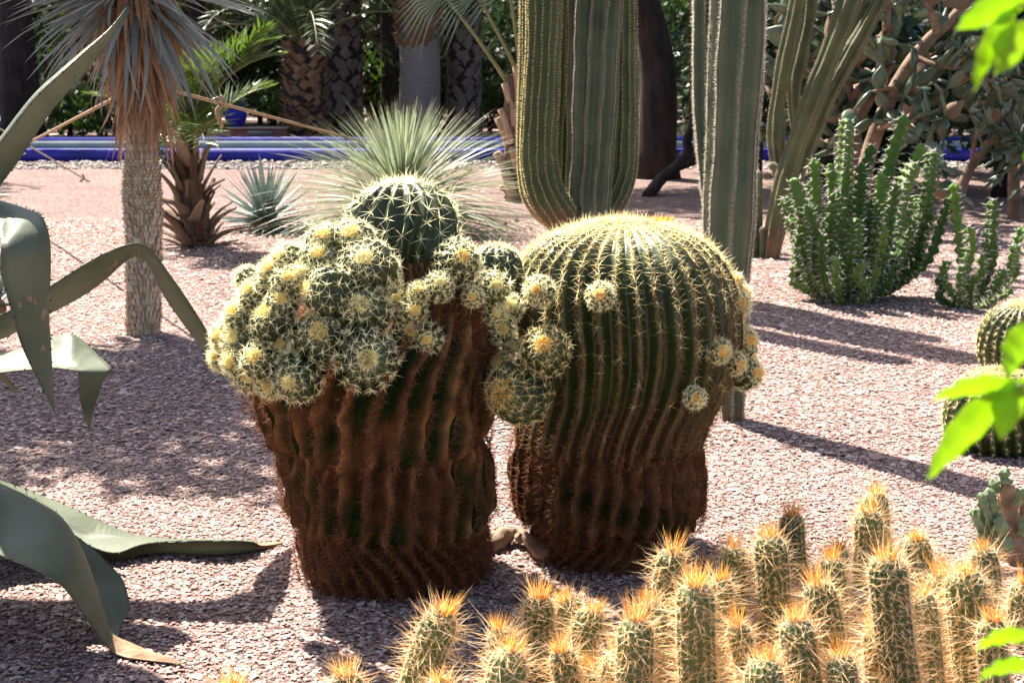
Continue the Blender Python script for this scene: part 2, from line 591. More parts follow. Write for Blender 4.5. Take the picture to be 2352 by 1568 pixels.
M['blue'] = pm('cobalt_painted_plaster', (0.009, 0.011, 0.20), (0.024, 0.026, 0.40), rough=0.55, scale=1.7, bump=0.15, detail=7)
M['pale'] = pm('pale_pool_lining', (0.30, 0.36, 0.38), (0.42, 0.47, 0.48), rough=0.6, scale=2)
M['water'] = pm('pool_water', (0.10, 0.14, 0.14), (0.16, 0.20, 0.20), rough=0.06, scale=2, bump=0.15, bscale=5, spec=0.8)
M['terracotta'] = pm('terracotta_plaster', (0.24, 0.085, 0.058), (0.34, 0.14, 0.10), rough=0.9, scale=4, bump=0.15)
M['pink_path'] = pm('pink_paving', (0.46, 0.29, 0.25), (0.58, 0.40, 0.35), rough=0.9, scale=3, bump=0.1)
M['earth'] = pm('garden_earth', (0.16, 0.115, 0.09), (0.30, 0.22, 0.17), rough=0.95, scale=2.5, bump=0.5)
M['grey_box'] = pm('grey_painted_box', (0.16, 0.17, 0.16), (0.22, 0.23, 0.22), rough=0.7, scale=5)
M['rope'] = pm('hemp_rope', (0.36, 0.24, 0.14), (0.50, 0.36, 0.23), rough=0.95, scale=60, bump=0.5)
M['succulent'] = pm('pale_succulent_leaf', (0.22, 0.28, 0.18), (0.42, 0.46, 0.36), var='island', rough=0.6, trans=0.15)
M['knob'] = pm('knobbly_succulent_skin', (0.14, 0.20, 0.09), (0.27, 0.34, 0.19), rough=0.6, scale=30, bump=0.2)
M['knob_wood'] = pm('flaky_succulent_trunk', (0.26, 0.14, 0.08), (0.44, 0.29, 0.19), rough=0.9, scale=25, bump=0.6)
#PART2
# ================================================================ the setting
def ground_sheet():
    xs = np.concatenate([[-120, -60], np.linspace(-20, 20, 41), [60, 120]])
    ys = np.concatenate([[-30, -10], np.linspace(0, 30, 31), [40, 60, 120, 220]])
    X, Yg = np.meshgrid(xs, ys)
    V = np.stack([X.ravel(), Yg.ravel(), np.zeros(X.size)], -1)
    nx, ny = len(xs), len(ys)
    i, j = np.meshgrid(np.arange(ny - 1), np.arange(nx - 1), indexing='ij')
    F = np.stack([i * nx + j, i * nx + j + 1, (i + 1) * nx + j + 1, (i + 1) * nx + j], -1).reshape(-1, 4)
    o = part('ground', V, F, M['ground'])
    tags(o, 'pink gravel ground spread through the cactus garden', 'ground', kind='structure')


ground_sheet()


def scatter_chips(name, n, y0, y1, size, label, mat, xr=None, zoff=0.0, flat=0.30, lowpoly=True):
    g = np.random.default_rng(len(name) + n)
    Y = np.sqrt(g.uniform(y0 ** 2, y1 ** 2, n))
    half = 0.375 * Y + 0.45
    X = g.uniform(-1, 1, n) * half if xr is None else g.uniform(xr[0], xr[1], n)
    base = np.array([[1, 0, 0], [-1, 0, 0], [0, 1, 0], [0, -1, 0], [0, 0, 1], [0, 0, -1]], float)
    F0 = np.array([[0, 2, 4], [2, 1, 4], [1, 3, 4], [3, 0, 4], [2, 0, 5], [1, 2, 5], [3, 1, 5], [0, 3, 5]])
    if lowpoly:                       # four upper faces are all that can be seen
        base, F0 = base[:5], F0[:4]
    nb_ = len(base)
    V = np.tile(base, (n, 1, 1)) * g.uniform(0.55, 1.25, (n, nb_, 1)) + g.normal(0, 0.22, (n, nb_, 3))
    V[:, :, 2] *= flat
    s = size * g.lognormal(0, 0.36, n)
    V *= s[:, None, None]
    # random tilt and turn
    a, t = g.uniform(0, 6.28, n), g.normal(0, 0.2, n)
    ca, sa, cb, sb = np.cos(a), np.sin(a), np.cos(t), np.sin(t)
    x, y, z = V[..., 0].copy(), V[..., 1].copy(), V[..., 2].copy()
    x, z = x * cb[:, None] + z * sb[:, None], -x * sb[:, None] + z * cb[:, None]
    x, y = x * ca[:, None] - y * sa[:, None], x * sa[:, None] + y * ca[:, None]
    V = np.stack([x + X[:, None], y + Y[:, None], z + (s * flat * 0.35 + zoff + g.uniform(0, 0.005, n))[:, None]], -1)
    F = (np.arange(n)[:, None, None] * nb_ + F0[None]).reshape(-1, 3)
    o = part(name, V.reshape(-1, 3), F, mat)
    return tags(o, label, 'gravel', kind='stuff')


scatter_chips('gravel', 92000, 2.7, 5.6, 0.0062, 'loose pink gravel chips between the barrel cacti', M['chip'])
scatter_chips('gravel', 66000, 5.55, 9.5, 0.0088, 'loose pink gravel chips around the slender column cactus', M['chip'])
scatter_chips('gravel', 40000, 9.4, 15.0, 0.0125, 'loose pink gravel chips around the yucca and thorny bush', M['chip'], lowpoly=True)

# ================================================================ barrel cacti
GREEN, GREEN2 = np.array([0.020, 0.037, 0.008]), np.array([0.044, 0.066, 0.016])
CORK, CORK2 = np.array([0.12, 0.050, 0.023]), np.array([0.25, 0.118, 0.052])
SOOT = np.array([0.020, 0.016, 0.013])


def edges_to_stem(rows, Y, m):
    """(py, left px, right px) outline rows -> centre line and radii at depth Y, from bottom to top"""
    q = crom(rows, m)
    C, Rr = [], []
    for py, xl, xr in q:
        C.append(AT((xl + xr) / 2, py, Y))
        Rr.append(max((xr - xl) / 2 * SC(py, Y), 0.004))
    return np.array(C), np.array(Rr)


def nz(V, s, g, k=3):                 # cheap smooth 3-D noise
    out = 0
    for i in range(k):
        w = g.normal(0, 1, 3) * s * (1 + i)
        out = out + np.sin(V @ w + g.uniform(0, 6.28)) / (1 + i * 0.7)
    return out / 1.8


def pup_mesh(c, ax, r, n, parent, g, name='offset', tight=1.0, sp_scale=1.0, wool=True, flat=0.95, spine_mat=None, Ls=None, woolsize=1.0, elong=1.0, tw=None, wool_mat=None):
    """a globular offset: ribbed body with spines and a woolly crown"""
    ax = nrm(ax)
    m = 18
    u = np.linspace(-0.95, 1.50, m)
    zz = np.sin(np.clip(u, -1.57, 1.57)) * r * flat * elong
    rr = np.maximum(np.cos(u), 0.03) ** 0.8 * r
    C = c[None, :] + ax[None, :] * zz[:, None]
    dep = 0.25 * np.clip(1.25 - np.abs(u) * 0.45, 0.3, 1)
    V, F, cr, nr_, tn, fr = ribtube(C, rr, n, dep, spr=4, twist=np.linspace(0, g.uniform(-0.5, 0.5) if tw is None else tw, m), p=1.35, ribamp=0.02, wob=0.03, g=g)
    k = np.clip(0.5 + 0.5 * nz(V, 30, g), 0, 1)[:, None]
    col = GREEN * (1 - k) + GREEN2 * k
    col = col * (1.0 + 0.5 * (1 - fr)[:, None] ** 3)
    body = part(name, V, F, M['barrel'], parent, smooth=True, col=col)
    L = Ls or (0.0165 + 0.15 * r)
    P, N_, T_, Fr = areoles(cr, nr_, tn, max(0.015, 0.37 * r) * sp_scale, 0.10, 0.995, g=g)
    lowf = np.clip((Fr - 0.1) / 0.25, 0.55, 1)
    Vs, Fs = star(P + N_ * 0.0006, N_, T_, 7, 1, L * lowf, 0.0012, 0.38, g=g)
    part('spines', Vs, Fs, spine_mat or M['spine_w'], body, kind='stuff')
    if wool:
        nw = int(130 + 2600 * r)
        T, Nn, B = frames(np.array([c, c + ax * 0.01, c + ax * 0.02]))
        a = g.uniform(0, 6.28, nw)
        q = np.sqrt(g.random(nw)) * r * 0.31 * woolsize * g.uniform(0.55, 1.1)
        top = c + ax * (r * flat * elong * 0.97)
        Pw = top + np.cos(a)[:, None] * q[:, None] * Nn[0] + np.sin(a)[:, None] * q[:, None] * B[0] - ax * (q[:, None] ** 2 / (2.2 * r))
        Dw = ax[None, :] + 0.55 * (Pw - top) / (r * 0.36) + g.normal(0, 0.28, (nw, 3))
        Vw, Fw = cones(Pw, Dw, g.uniform(0.35, 0.75, nw) * (0.012 + 0.06 * r), 0.0014)
        Vw2, Fw2 = cones(Pw, Dw + g.normal(0, 0.35, (nw, 3)), g.uniform(0.3, 0.8, nw) * L * 0.9, 0.0008)
        Vj, Fj = join([(Vw, Fw), (Vw2, Fw2)])
        part('crown_wool', Vj, Fj, wool_mat or M['wool'], body, kind='stuff')
    return body


def px_axis(cx, cy, r, kx, ky):
    """axis of a globe whose crown shows at pixel k, turned towards the camera"""
    dx, dy = (kx - cx) / r, (ky - cy) / r
    q = math.hypot(dx, dy)
    if q > 0.97:
        dx, dy = dx / q * 0.97, dy / q * 0.97
        q = 0.97
    f = math.sqrt(1 - q * q)
    fwd = np.array([0, ct, -st])
    up = np.array([0, st, ct])
    return nrm(np.array([1.0, 0, 0]) * dx - up * dy - fwd * f)


def old_section(rows, Y, n, parent, g, tw, m=34, green=0.3, soot=None, spine=0.035, sp=0.0145, name='stem_section', jag=0.02, depth=0.17, spd=7, spm=None, crestcork=1.0, top_pinch=0.0):
    C, Rr = edges_to_stem(rows, Y, m)
    t = np.linspace(0, 1, m)
    Rr = Rr * (1 + 0.015 * np.sin(t * 3.1)) * (1 - 0.24 * np.exp(-t / 0.06)) * (1 - top_pinch * np.exp(-(1 - t) / 0.05))
    off = g.normal(0, jag, n)
    off = 0.5 * off + 0.5 * np.roll(off, 1)
    sh = lambda rows_, rib: off[rib][None, :] * np.exp(-rows_ / (m * 0.22))[:, None]
    V, F, cr, nr_, tn, fr = ribtube(C, Rr, n, depth * (0.65 + 0.6 * np.sin(np.pi * t) ** 0.5), spr=8, twist=tw * t, p=1.0, ribamp=0.02, wob=0.016, g=g, endshift=sh, vertical=True)
    ribn = np.round(np.arange(n * 8) / 8).astype(int) % n
    phr = g.uniform(0, 6.28, n)
    lum = 1 + 0.03 * np.sin(np.linspace(0, 1, m)[:, None] * 9 + phr[ribn][None, :]) + 0.018 * np.sin(np.linspace(0, 1, m)[:, None] * 23 + 2 * phr[ribn][None, :])
    Vg = V[:m * n * 8].reshape(m, n * 8, 3)
    V[:m * n * 8, :2] = (C[:, None, :2] + (Vg[..., :2] - C[:, None, :2]) * lum[..., None]).reshape(-1, 2)
    V = V + 0.004 * np.stack([nz(V, 18, g), nz(V, 18, g), nz(V, 18, g)], -1)
    k = np.clip(0.5 + 0.55 * nz(V, 9, g), 0, 1)[:, None]
    col = CORK * (1 - k) + CORK2 * 0.75 * k
    k2 = np.clip((nz(V, 7, g) + (green * 2 - 1)) * 2.2, 0, 1)[:, None]
    k2 = k2 * np.clip(fr * 4 - 0.5 * crestcork, 0, 1)[:, None]
    col = col * (1 - k2) + (GREEN * 1.15) * k2
    cl = np.clip(1 - fr * 3.2, 0, 1)[:, None] * np.clip(0.6 + nz(V, 25, g), 0, 1)[:, None] * crestcork
    col = col * (1 - cl) + np.array([0.40, 0.20, 0.08]) * cl
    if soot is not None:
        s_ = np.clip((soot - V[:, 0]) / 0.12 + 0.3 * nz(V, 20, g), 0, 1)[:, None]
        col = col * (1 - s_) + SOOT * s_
    body = part(name, V, F, M['cork'], parent, smooth=True, col=col)
    P, N_, T_, Fr = areoles(cr, nr_, tn, sp, 0.02, 0.98, g=g)
    Vs, Fs = star(P + N_ * 0.0006, N_, T_, spd, 2, spine, 0.00115, 0.42, g=g, keep=0.85)
    part('spines', Vs, Fs, spm or M['spine_b'], body, kind='stuff')
    return body


# ---- the clustered barrel cactus (left of the two)
YL = 4.27
gl = np.random.default_rng(21)
cl_ = thing('barrel_cactus', 'old brown barrel cactus whose top is crowded with many small round golden spined offsets', 'cactus', G(900, 1340) * np.array([1, 1, 0]) + np.array([0, 0.2, 0]))
old_section([(1392, 745, 1062), (1340, 708, 1108), (1250, 690, 1122), (1195, 702, 1106), (1150, 730, 1080)], YL, 34, cl_, gl, -0.85, green=0.05, jag=0.012, soot=None, crestcork=0.35)
old_section([(1188, 668, 1134), (1160, 660, 1136), (1090, 655, 1130), (1020, 648, 1116), (970, 668, 1096), (900, 700, 1080)], YL, 28, cl_, gl, 0.25, green=0.72, jag=0.028)
old_section([(1022, 614, 1130), (985, 604, 1132), (930, 590, 1122), (875, 566, 1118), (800, 590, 1116), (720, 680, 1110), (650, 770, 1085), (590, 800, 1050)], YL, 27, cl_, gl, 0.5, green=0.75, jag=0.026, m=40)
old_section([(930, 860, 1128), (880, 850, 1132), (800, 850, 1132), (730, 850, 1125), (650, 860, 1100), (600, 850, 1065)], YL - 0.03, 22, cl_, gl, 0.15, green=0.75, jag=0.03, m=34)


def bulge_Y(px, py, cx, cy, rx, ry, Yc, dep):
    q = 1 - ((px - cx) / rx) ** 2 - ((py - cy) / ry) ** 2
    return Yc - dep * math.sqrt(max(q, 0.02))


LP = [  # centre x, y, radius, crown x, y in the working zoom of the cluster
    (1000, 415, 140, 985, 350), (800, 425, 115, 800, 375), (1090, 615, 190, 1090, 530), (730, 545, 115, 760, 490), (545, 545, 110, 500, 505),
    (450, 630, 95, 420, 595), (560, 700, 115, 560, 660), (840, 755, 175, 690, 735), (1060, 890, 180, 1060, 842), (660, 660, 105, 650, 620),
    (500, 850, 110, 515, 800), (455, 975, 135, 400, 890), (240, 930, 120, 180, 880), (240, 1095, 130, 190, 1060), (745, 1090, 172, 772, 1030),
    (490, 1130, 95, 505, 1105), (360, 1230, 130, 335, 1190), (135, 1060, 110, 90, 1050), (110, 1195, 100, 60, 1190), (610, 1335, 160, 582, 1365),
    (1080, 1215, 195, 1110, 1212), (1330, 1035, 115, 1390, 1020), (1290, 800, 85, 1290, 795), (1400, 890, 92, 1420, 885), (1500, 1072, 85, 1500, 1080),
    (1440, 762, 72, 1440, 735), (1580, 722, 98, 1592, 690), (1700, 555, 145, 1745, 520), (1940, 742, 112, 1965, 712), (1815, 790, 68, 1815, 788),
    (2050, 872, 102, 2080, 850), (2000, 1010, 98, 2015, 1012), (2068, 1120, 72, 2080, 1120), (280, 1325, 112, 285, 1325), (330, 785, 105, 290, 740),
    (1340, 1195, 82, 1335, 1220), (430, 1375, 95, 420, 1400), (620, 1180, 90, 620, 1170), (200, 1230, 85, 170, 1230), (1960, 905, 70, 1975, 900), (1215, 700, 85, 1225, 680)]
for i, (zx, zy, zr, kx, ky) in enumerate(LP):
    cx, cy, r = zx * .3359 + 477.75, zy * .3359 + 416.5, zr * .3359
    Kx, Ky = kx * .3359 + 477.75, ky * .3359 + 416.5
    if zx > 1230 and zy > 640 or zx > 1650:
        Yc = bulge_Y(cx, cy, 990, 760, 170, 240, YL + 0.02, 0.27)
    else:
        Yc = bulge_Y(cx, cy, 755, 750, 285, 260, YL + 0.05, 0.43)
    if cy > 820 and cx < 900:
        Yc -= 0.09
    rad = r * SC(cy, Yc) * 1.08 * gl.uniform(0.92, 1.1)
    Yc -= 0.012
    n = int(np.clip(round(7.5 + rad * 70), 8, 15))
    pup_mesh(AT(cx, cy, Yc), px_axis(cx, cy, r, Kx, Ky), rad, n, cl_, gl, sp_scale=1.0, wool_mat=M['spine_w'] if gl.random() < 0.35 else None)
for i in range(16):                   # the far side of the cluster
    a, e = gl.uniform(0.15, 2.99), gl.uniform(-0.3, 0.9)
    c = AT(770, 760, YL + 0.05) + np.array([math.cos(a) * math.cos(e) * 0.33, math.sin(a) * math.cos(e) * 0.27, math.sin(e) * 0.30])
    pup_mesh(c, np.array([math.cos(a) * math.cos(e), math.sin(a) * math.cos(e), math.sin(e) + 0.3]), gl.uniform(0.04, 0.062), 12, cl_, gl, wool=True)
# the big round head on top
hc = AT(926, 545, YL + 0.02)
pup_mesh(hc, nrm(np.array([-0.10, 0.22, 1.0])), 133 * SC(545, YL), 18, cl_, gl, name='main_head', sp_scale=0.75, Ls=0.050, wool=True, woolsize=0.9, tw=0.7, wool_mat=M['spine_w'])
# the smooth head wedged between both barrels
pup_mesh(AT(1140, 625, YL + 0.13), nrm(np.array([0.05, 0.15, 1.0])), 66 * SC(620, YL), 15, cl_, gl, name='side_head', Ls=0.028)

# ---- the big single barrel cactus (right of the two)
YR = 4.46
gr = np.random.default_rng(33)
cb_ = thing('barrel_cactus', 'massive single domed barrel cactus with straight green ribs and a few small offsets', 'cactus', G(1400, 1310) * np.array([1, 1, 0]) + np.array([0, 0.15, 0]))
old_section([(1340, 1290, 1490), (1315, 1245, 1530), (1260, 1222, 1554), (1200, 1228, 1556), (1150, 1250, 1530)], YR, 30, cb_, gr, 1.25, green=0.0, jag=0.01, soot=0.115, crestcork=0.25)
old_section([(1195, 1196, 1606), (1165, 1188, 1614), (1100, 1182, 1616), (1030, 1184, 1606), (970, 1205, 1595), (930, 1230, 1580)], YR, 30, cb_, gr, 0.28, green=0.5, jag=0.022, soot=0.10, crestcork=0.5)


def barrel_dome():
    rows = [(1030, 1190, 1610), (1000, 1182, 1618), (950, 1188, 1636), (890, 1198, 1668), (820, 1194, 1696), (760, 1186, 1706), (690, 1180, 1702), (630, 1184, 1686), (585, 1206, 1656), (550, 1245, 1618), (527, 1298, 1564), (512, 1355, 1506), (505, 1400, 1460), (503, 1424, 1436)]
    m = 60
    C, Rr = edges_to_stem(rows, YR, m)
    t = np.linspace(0, 1, m)
    Rr = Rr * (1 - 0.2 * np.exp(-t / 0.02))
    n = 37
    dep = 0.15 * np.where(t > 0.9, np.clip((1.02 - t) / 0.12, 0.2, 1), 1)
    V, F, cr, nr_, tn, fr = ribtube(C, Rr, n, dep, spr=6, twist=-0.05 * (1 - t), p=0.95, ribamp=0.008, wob=0.007, g=gr, vertical=True)
    h = (V[:, 2] - C[0, 2]) / (C[-1, 2] - C[0, 2])
    k = np.clip(0.5 + 0.5 * nz(V, 6, gr), 0, 1)[:, None]
    col = GREEN * (1 - k) + GREEN2 * k
    # lighter, greyer green towards the crown
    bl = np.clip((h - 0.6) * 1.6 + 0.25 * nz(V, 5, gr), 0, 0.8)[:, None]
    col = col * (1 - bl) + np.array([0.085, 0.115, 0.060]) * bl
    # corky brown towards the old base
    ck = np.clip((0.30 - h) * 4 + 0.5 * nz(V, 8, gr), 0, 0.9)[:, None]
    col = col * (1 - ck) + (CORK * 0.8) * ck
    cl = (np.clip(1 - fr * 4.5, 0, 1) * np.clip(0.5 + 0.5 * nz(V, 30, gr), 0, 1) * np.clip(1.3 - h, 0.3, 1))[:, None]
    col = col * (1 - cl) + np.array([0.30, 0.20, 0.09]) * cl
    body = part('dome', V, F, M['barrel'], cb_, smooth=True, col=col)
    P, N_, T_, Fr = areoles(cr, nr_, tn, 0.0175, 0.01, 0.995, g=gr)
    kp = (Fr < 0.90) | (gr.random(len(Fr)) < 0.45)
    P, N_, T_, Fr = P[kp], N_[kp], T_[kp], Fr[kp]
    hi = Fr > 0.50 + 0.12 * gr.standard_normal(len(Fr))
    top = np.clip((Fr - 0.4) / 0.4, 0, 1)
    for sel, mt, L, nc in ((hi, M['spine_y'], 0.034, 1), (~hi, M['spine_m'], 0.033, 2)):
        Vs, Fs = star(P[sel] + N_[sel] * 0.0006, N_[sel], T_[sel], 6, nc, L + 0.004 * top[sel], 0.00095, 0.28, g=gr)
        part('spines', Vs, Fs, mt, body, kind='stuff')
    # woolly, spiny crown
    nw = 160
    a = gr.uniform(0, 6.28, nw)
    q = np.sqrt(gr.random(nw)) * 0.13
    top_ = C[-1]
    Pw = top_ + np.stack([np.cos(a) * q, np.sin(a) * q, -0.004 - 0.16 * (q / 0.2) ** 2], -1)
    Dw = np.stack([np.cos(a) * q * 3, np.sin(a) * q * 3, np.ones(nw)], -1) + gr.normal(0, 0.35, (nw, 3))
    Vw, Fw = cones(Pw, Dw, gr.uniform(0.012, 0.036, nw), 0.0012)
    part('crown_wool', Vw, Fw, M['spine_y'], body, kind='stuff')
    aa = gr.uniform(0, 6.28, 500)
    q = np.sqrt(gr.random(500)) * 0.07
    Vw, Fw = cones(top_ + np.stack([0.10 + np.cos(aa) * q, 0.07 + np.sin(aa) * q * 0.6, np.full(500, -0.012)], -1), np.stack([np.cos(aa) * .5, np.sin(aa) * .5, np.ones(500)], -1), gr.uniform(0.006, 0.018, 500), 0.0016)
    part('crown_wool', Vw, Fw, M['bristle'], body, kind='stuff')


barrel_dome()
RP = [(480, 605, 112, 448, 600, 4.12), (895, 640, 100, 880, 628, 4.09), (520, 1020, 180, 498, 965, 4.06), (345, 1290, 240, 205, 1305, 4.08), (200, 1120, 120, 190, 1070, 4.22),
      (1780, 560, 100, 1810, 535, 4.40), (1840, 690, 92, 1855, 695, 4.36), (1700, 1012, 92, 1728, 1016, 4.20), (1850, 965, 130, 1915, 935, 4.40), (1890, 1170, 120, 1965, 1160, 4.38),
      (1540, 1330, 78, 1545, 1332, 4.11), (1810, 1095, 85, 1850, 1105, 4.30), (1865, 620, 62, 1880, 610, 4.46), (1880, 1060, 80, 1935, 1050, 4.5)]
for zx, zy, zr, kx, ky, Yc in RP:
    cx, cy, r = zx * .3359 + 1078, zy * .3359 + 465.5, zr * .3359
    rad = r * SC(cy, Yc) * 0.93
    n = int(np.clip(round(8 + rad * 80), 8, 16))
    big = zr > 200
    pup_mesh(AT(cx, cy, Yc), px_axis(cx, cy, r, kx * .3359 + 1078, ky * .3359 + 465.5), rad, 20 if big else n, cb_, gr,
             spine_mat=M['spine_y'] if zr > 150 else M['spine_w'], woolsize=2.0 if big else 1.35, wool_mat=M['wool_gold'])

# ---- dead root on the ground between the two
def root_log():
    gk = np.random.default_rng(5)
    pts = np.array([G(1122, 1272) + [0, 0, .02], G(1160, 1255) + [0, 0, .035], G(1195, 1252) + [0, 0, .045], G(1235, 1285) + [0, 0, .04], G(1262, 1300) + [0, 0.05, .02]])
    C = crom(pts, 26)
    V1, F1 = tube(C, 0.024 + 0.008 * np.sin(np.linspace(0, 9, 26)), 9)
    C2 = crom(np.array([G(1130, 1255) + [0, 0, .02], G(1165, 1243) + [0, 0, .03], G(1200, 1262) + [0, 0, .04]]), 16)
    V2, F2 = tube(C2, 0.016 + 0.004 * np.sin(np.linspace(0, 7, 16)), 7)
    V, F = join([(V1, F1), (V2, F2)])
    V = V + 0.006 * np.stack([nz(V, 45, gk), nz(V, 45, gk), nz(V, 60, gk)], -1)
    V[:, 2] = np.maximum(V[:, 2], -0.004)
    o = part('dead_root', V, F, M['branch'], None, smooth=True)
    tags(o, 'gnarled dead tan root lying on the gravel between the two barrel cacti', 'root')


root_log()

# ================================================================ torch cacti in front
TC = [  # apex x, y, radius px, base py, lean px
    (1547, 1262, 33, 1520, 8), (1687, 1252, 31, 1470, 4), (1766, 1226, 38, 1500, 14), (1819, 1178, 29, 1330, 12), (1995, 1170, 33, 1340, -10),
    (2012, 1130, 28, 1300, 16), (2104, 1233, 30, 1380, 14), (1909, 1278, 30, 1470, 12), (1930, 1256, 20, 1420, 4), (1877, 1335, 39, 1600, 24),
    (2036, 1275, 45, 1720, 70), (1597, 1335, 45, 1740, 22), (1656, 1325, 31, 1560, 8), (2215, 1308, 47, 1620, 36), (2158, 1316, 32, 1540, 8),
    (2254, 1256, 31, 1400, 10), (2115, 1358, 33, 1640, 30), (1826, 1417, 41, 1780, 26), (1759, 1507, 45, 1850, 10), (1491, 1376, 35, 1560, 2),
    (1462, 1416, 43, 1740, 18), (2356, 1335, 30, 1480, 4), (1021, 1403, 42, 1690, -95), (1144, 1440, 31, 1640, -14), (1175, 1486, 45, 1800, 6),
    (1238, 1367, 35, 1560, -8), (1299, 1374, 34, 1545, 8), (1364, 1396, 34, 1620, 10), (1288, 1490, 31, 1700, 12), (792, 1543, 42, 1760, -10),
    (532, 1572, 40, 1760, 0), (1012, 1560, 34, 1760, -8), (1357, 1535, 26, 1700, 6), (1420, 1500, 30, 1720, -6), (2010, 1440, 28, 1700, 20),
    (1690, 1430, 28, 1700, 8), (2280, 1420, 34, 1680, 20), (1930, 1500, 34, 1800, 10)]
gt = np.random.default_rng(77)
for i, (ax_, ay_, rp, by, lean) in enumerate(TC):
    base = G(ax_ + lean, by)
    # the stem leans a little, so its apex stands over a point near its base
    Yt = base[1] - gt.uniform(-0.02, 0.03)
    apex = AT(ax_, ay_, Yt)
    r = rp * SC(ay_, Yt)
    lab = 'green torch cactus with long golden spines in the low clump before the barrel cacti'
    grp = 'golden spined torch cacti in the foreground clump'
    own = {22: 'leaning torch cactus with orange crown tuft at the clump end by the clustered cactus',
           10: 'tallest torch cactus of the clump, its lower flank dark and bare', 9: 'plump torch cactus just behind the tallest one in the clump',
           0: 'torch cactus with flaring spines at the foot of the domed barrel', 1: 'torch cactus beside the right foot of the domed barrel',
           2: 'long straight torch cactus behind the open gap in the clump', 11: 'thick upright torch cactus standing before the domed barrel base',
           13: 'thick torch cactus close to the knobbly succulent', 14: 'slimmer torch cactus touching the thick one by the knobbly succulent',
           15: 'small torch cactus right at the foot of the knobbly succulent', 6: 'short torch cactus apart from the clump towards the knobbly succulent',
           25: 'torch cactus between the two barrel cacti, paired with a close neighbour', 26: 'torch cactus pressed against its neighbour between the two barrel cacti',
           27: 'torch cactus with orange tuft before the dark gap of the domed barrel', 29: 'lone torch cactus with tall bristles on the gravel before the clustered cactus',
           30: 'torch cactus showing only its bristly crown near the dry agave tip', 23: 'slim torch cactus with tall orange tuft next to the leaning one',
           24: 'thick torch cactus just in front of the slim one with the tall orange tuft', 8: 'tiny torch cactus tuft half hidden behind another torch cactus',
           5: 'short torch cactus standing behind its twin on open gravel', 4: 'short torch cactus standing before its twin on open gravel',
           3: 'short torch cactus standing alone on gravel behind the clump'}
    if i in own:
        lab = own[i]
    t_ = thing('torch_cactus', lab, 'cactus', base, grp)
    mid = (base + apex) / 2 + np.array([gt.normal(0, 0.006), gt.normal(0, 0.006), 0])
    H = apex[2]
    m = int(np.clip(H / 0.012, 18, 44))
    mid = mid + np.array([gt.normal(0, 0.012), gt.normal(0, 0.01), 0])
    C = crom(np.array([base + [0, 0, -0.01], mid, apex]), m)
    s = np.concatenate([[0], np.cumsum(np.linalg.norm(np.diff(C, axis=0), axis=1))])
    d = s[-1] - s
    Rr = r * np.where(d < r * 1.1, np.sqrt(np.maximum(1 - (1 - d / (r * 1.1)) ** 2, 0.01)), 1.0) * (0.9 + 0.1 * np.clip(s / 0.1, 0, 1))
    n = 15 if rp > 34 else 13
    V, F, cr, nr_, tn, fr = ribtube(C, Rr, n, 0.13, spr=4, twist=np.linspace(0, gt.uniform(-0.2, 0.2), m), p=1.3, wob=0.02, g=gt)
    st_ = part('stem', V, F, M['torch'], t_, smooth=True)
    P, N_, T_, Fr = areoles(cr, nr_, tn, 0.0165, 0.05, 0.985, g=gt)
    V1, F1 = star(P, N_, T_, 8, 0, 0.017, 0.0006, 0.25, g=gt, keep=0.85)
    part('spines', V1, F1, M['spine_thin'], st_, kind='stuff')
    Lg = 0.062 * np.clip(gt.lognormal(0, 0.25, len(P)), 0.5, 1.6)
    V2, F2 = star(P, N_, T_, 2, 2, Lg * 0.75, 0.00095, 0.5, Lc=Lg, g=gt, keep=0.68)
    part('spines', V2, F2, M['spine_g'], st_, kind='stuff')
    # white wool dots
    hi = Fr > 0.45
    Pq = P[hi]
    o8 = np.array([[1, 0, 0], [-1, 0, 0], [0, 1, 0], [0, -1, 0], [0, 0, 1], [0, 0, -1]], float) * 0.0032
    Fq = np.array([[0, 2, 4], [2, 1, 4], [1, 3, 4], [3, 0, 4], [2, 0, 5], [1, 2, 5], [3, 1, 5], [0, 3, 5]])
    Vq = (Pq[:, None, :] + o8[None] * gt.uniform(0.6, 1.2, (len(Pq), 1, 1))).reshape(-1, 3)
    part('areole_wool', Vq, (np.arange(len(Pq))[:, None, None] * 6 + Fq[None]).reshape(-1, 3), M['white_wool'], st_, kind='stuff')
    nb = int(gt.uniform(40, 80))
    tuft = gt.uniform(0.6, 1.15)
    a = gt.uniform(0, 6.28, nb)
    q = np.sqrt(gt.random(nb)) * r * 0.5
    axv = nrm(C[-1] - C[-4])
    Pb = C[-1] + np.stack([np.cos(a) * q, np.sin(a) * q, -q * 0.3], -1)
    Db = axv[None] + np.stack([np.cos(a), np.sin(a), np.zeros(nb)], -1) * (q / r * 0.9)[:, None] + gt.normal(0, 0.12, (nb, 3))
    Vb, Fb = cones(Pb, Db, gt.uniform(0.015, 0.075, nb) * tuft, 0.0011)
    part('crown_bristles', Vb, Fb, M['bristle'], st_, kind='stuff')

# ================================================================ big agave on the left
CORE = np.array([-2.15, 4.15, 0.0])
ga = np.random.default_rng(13)


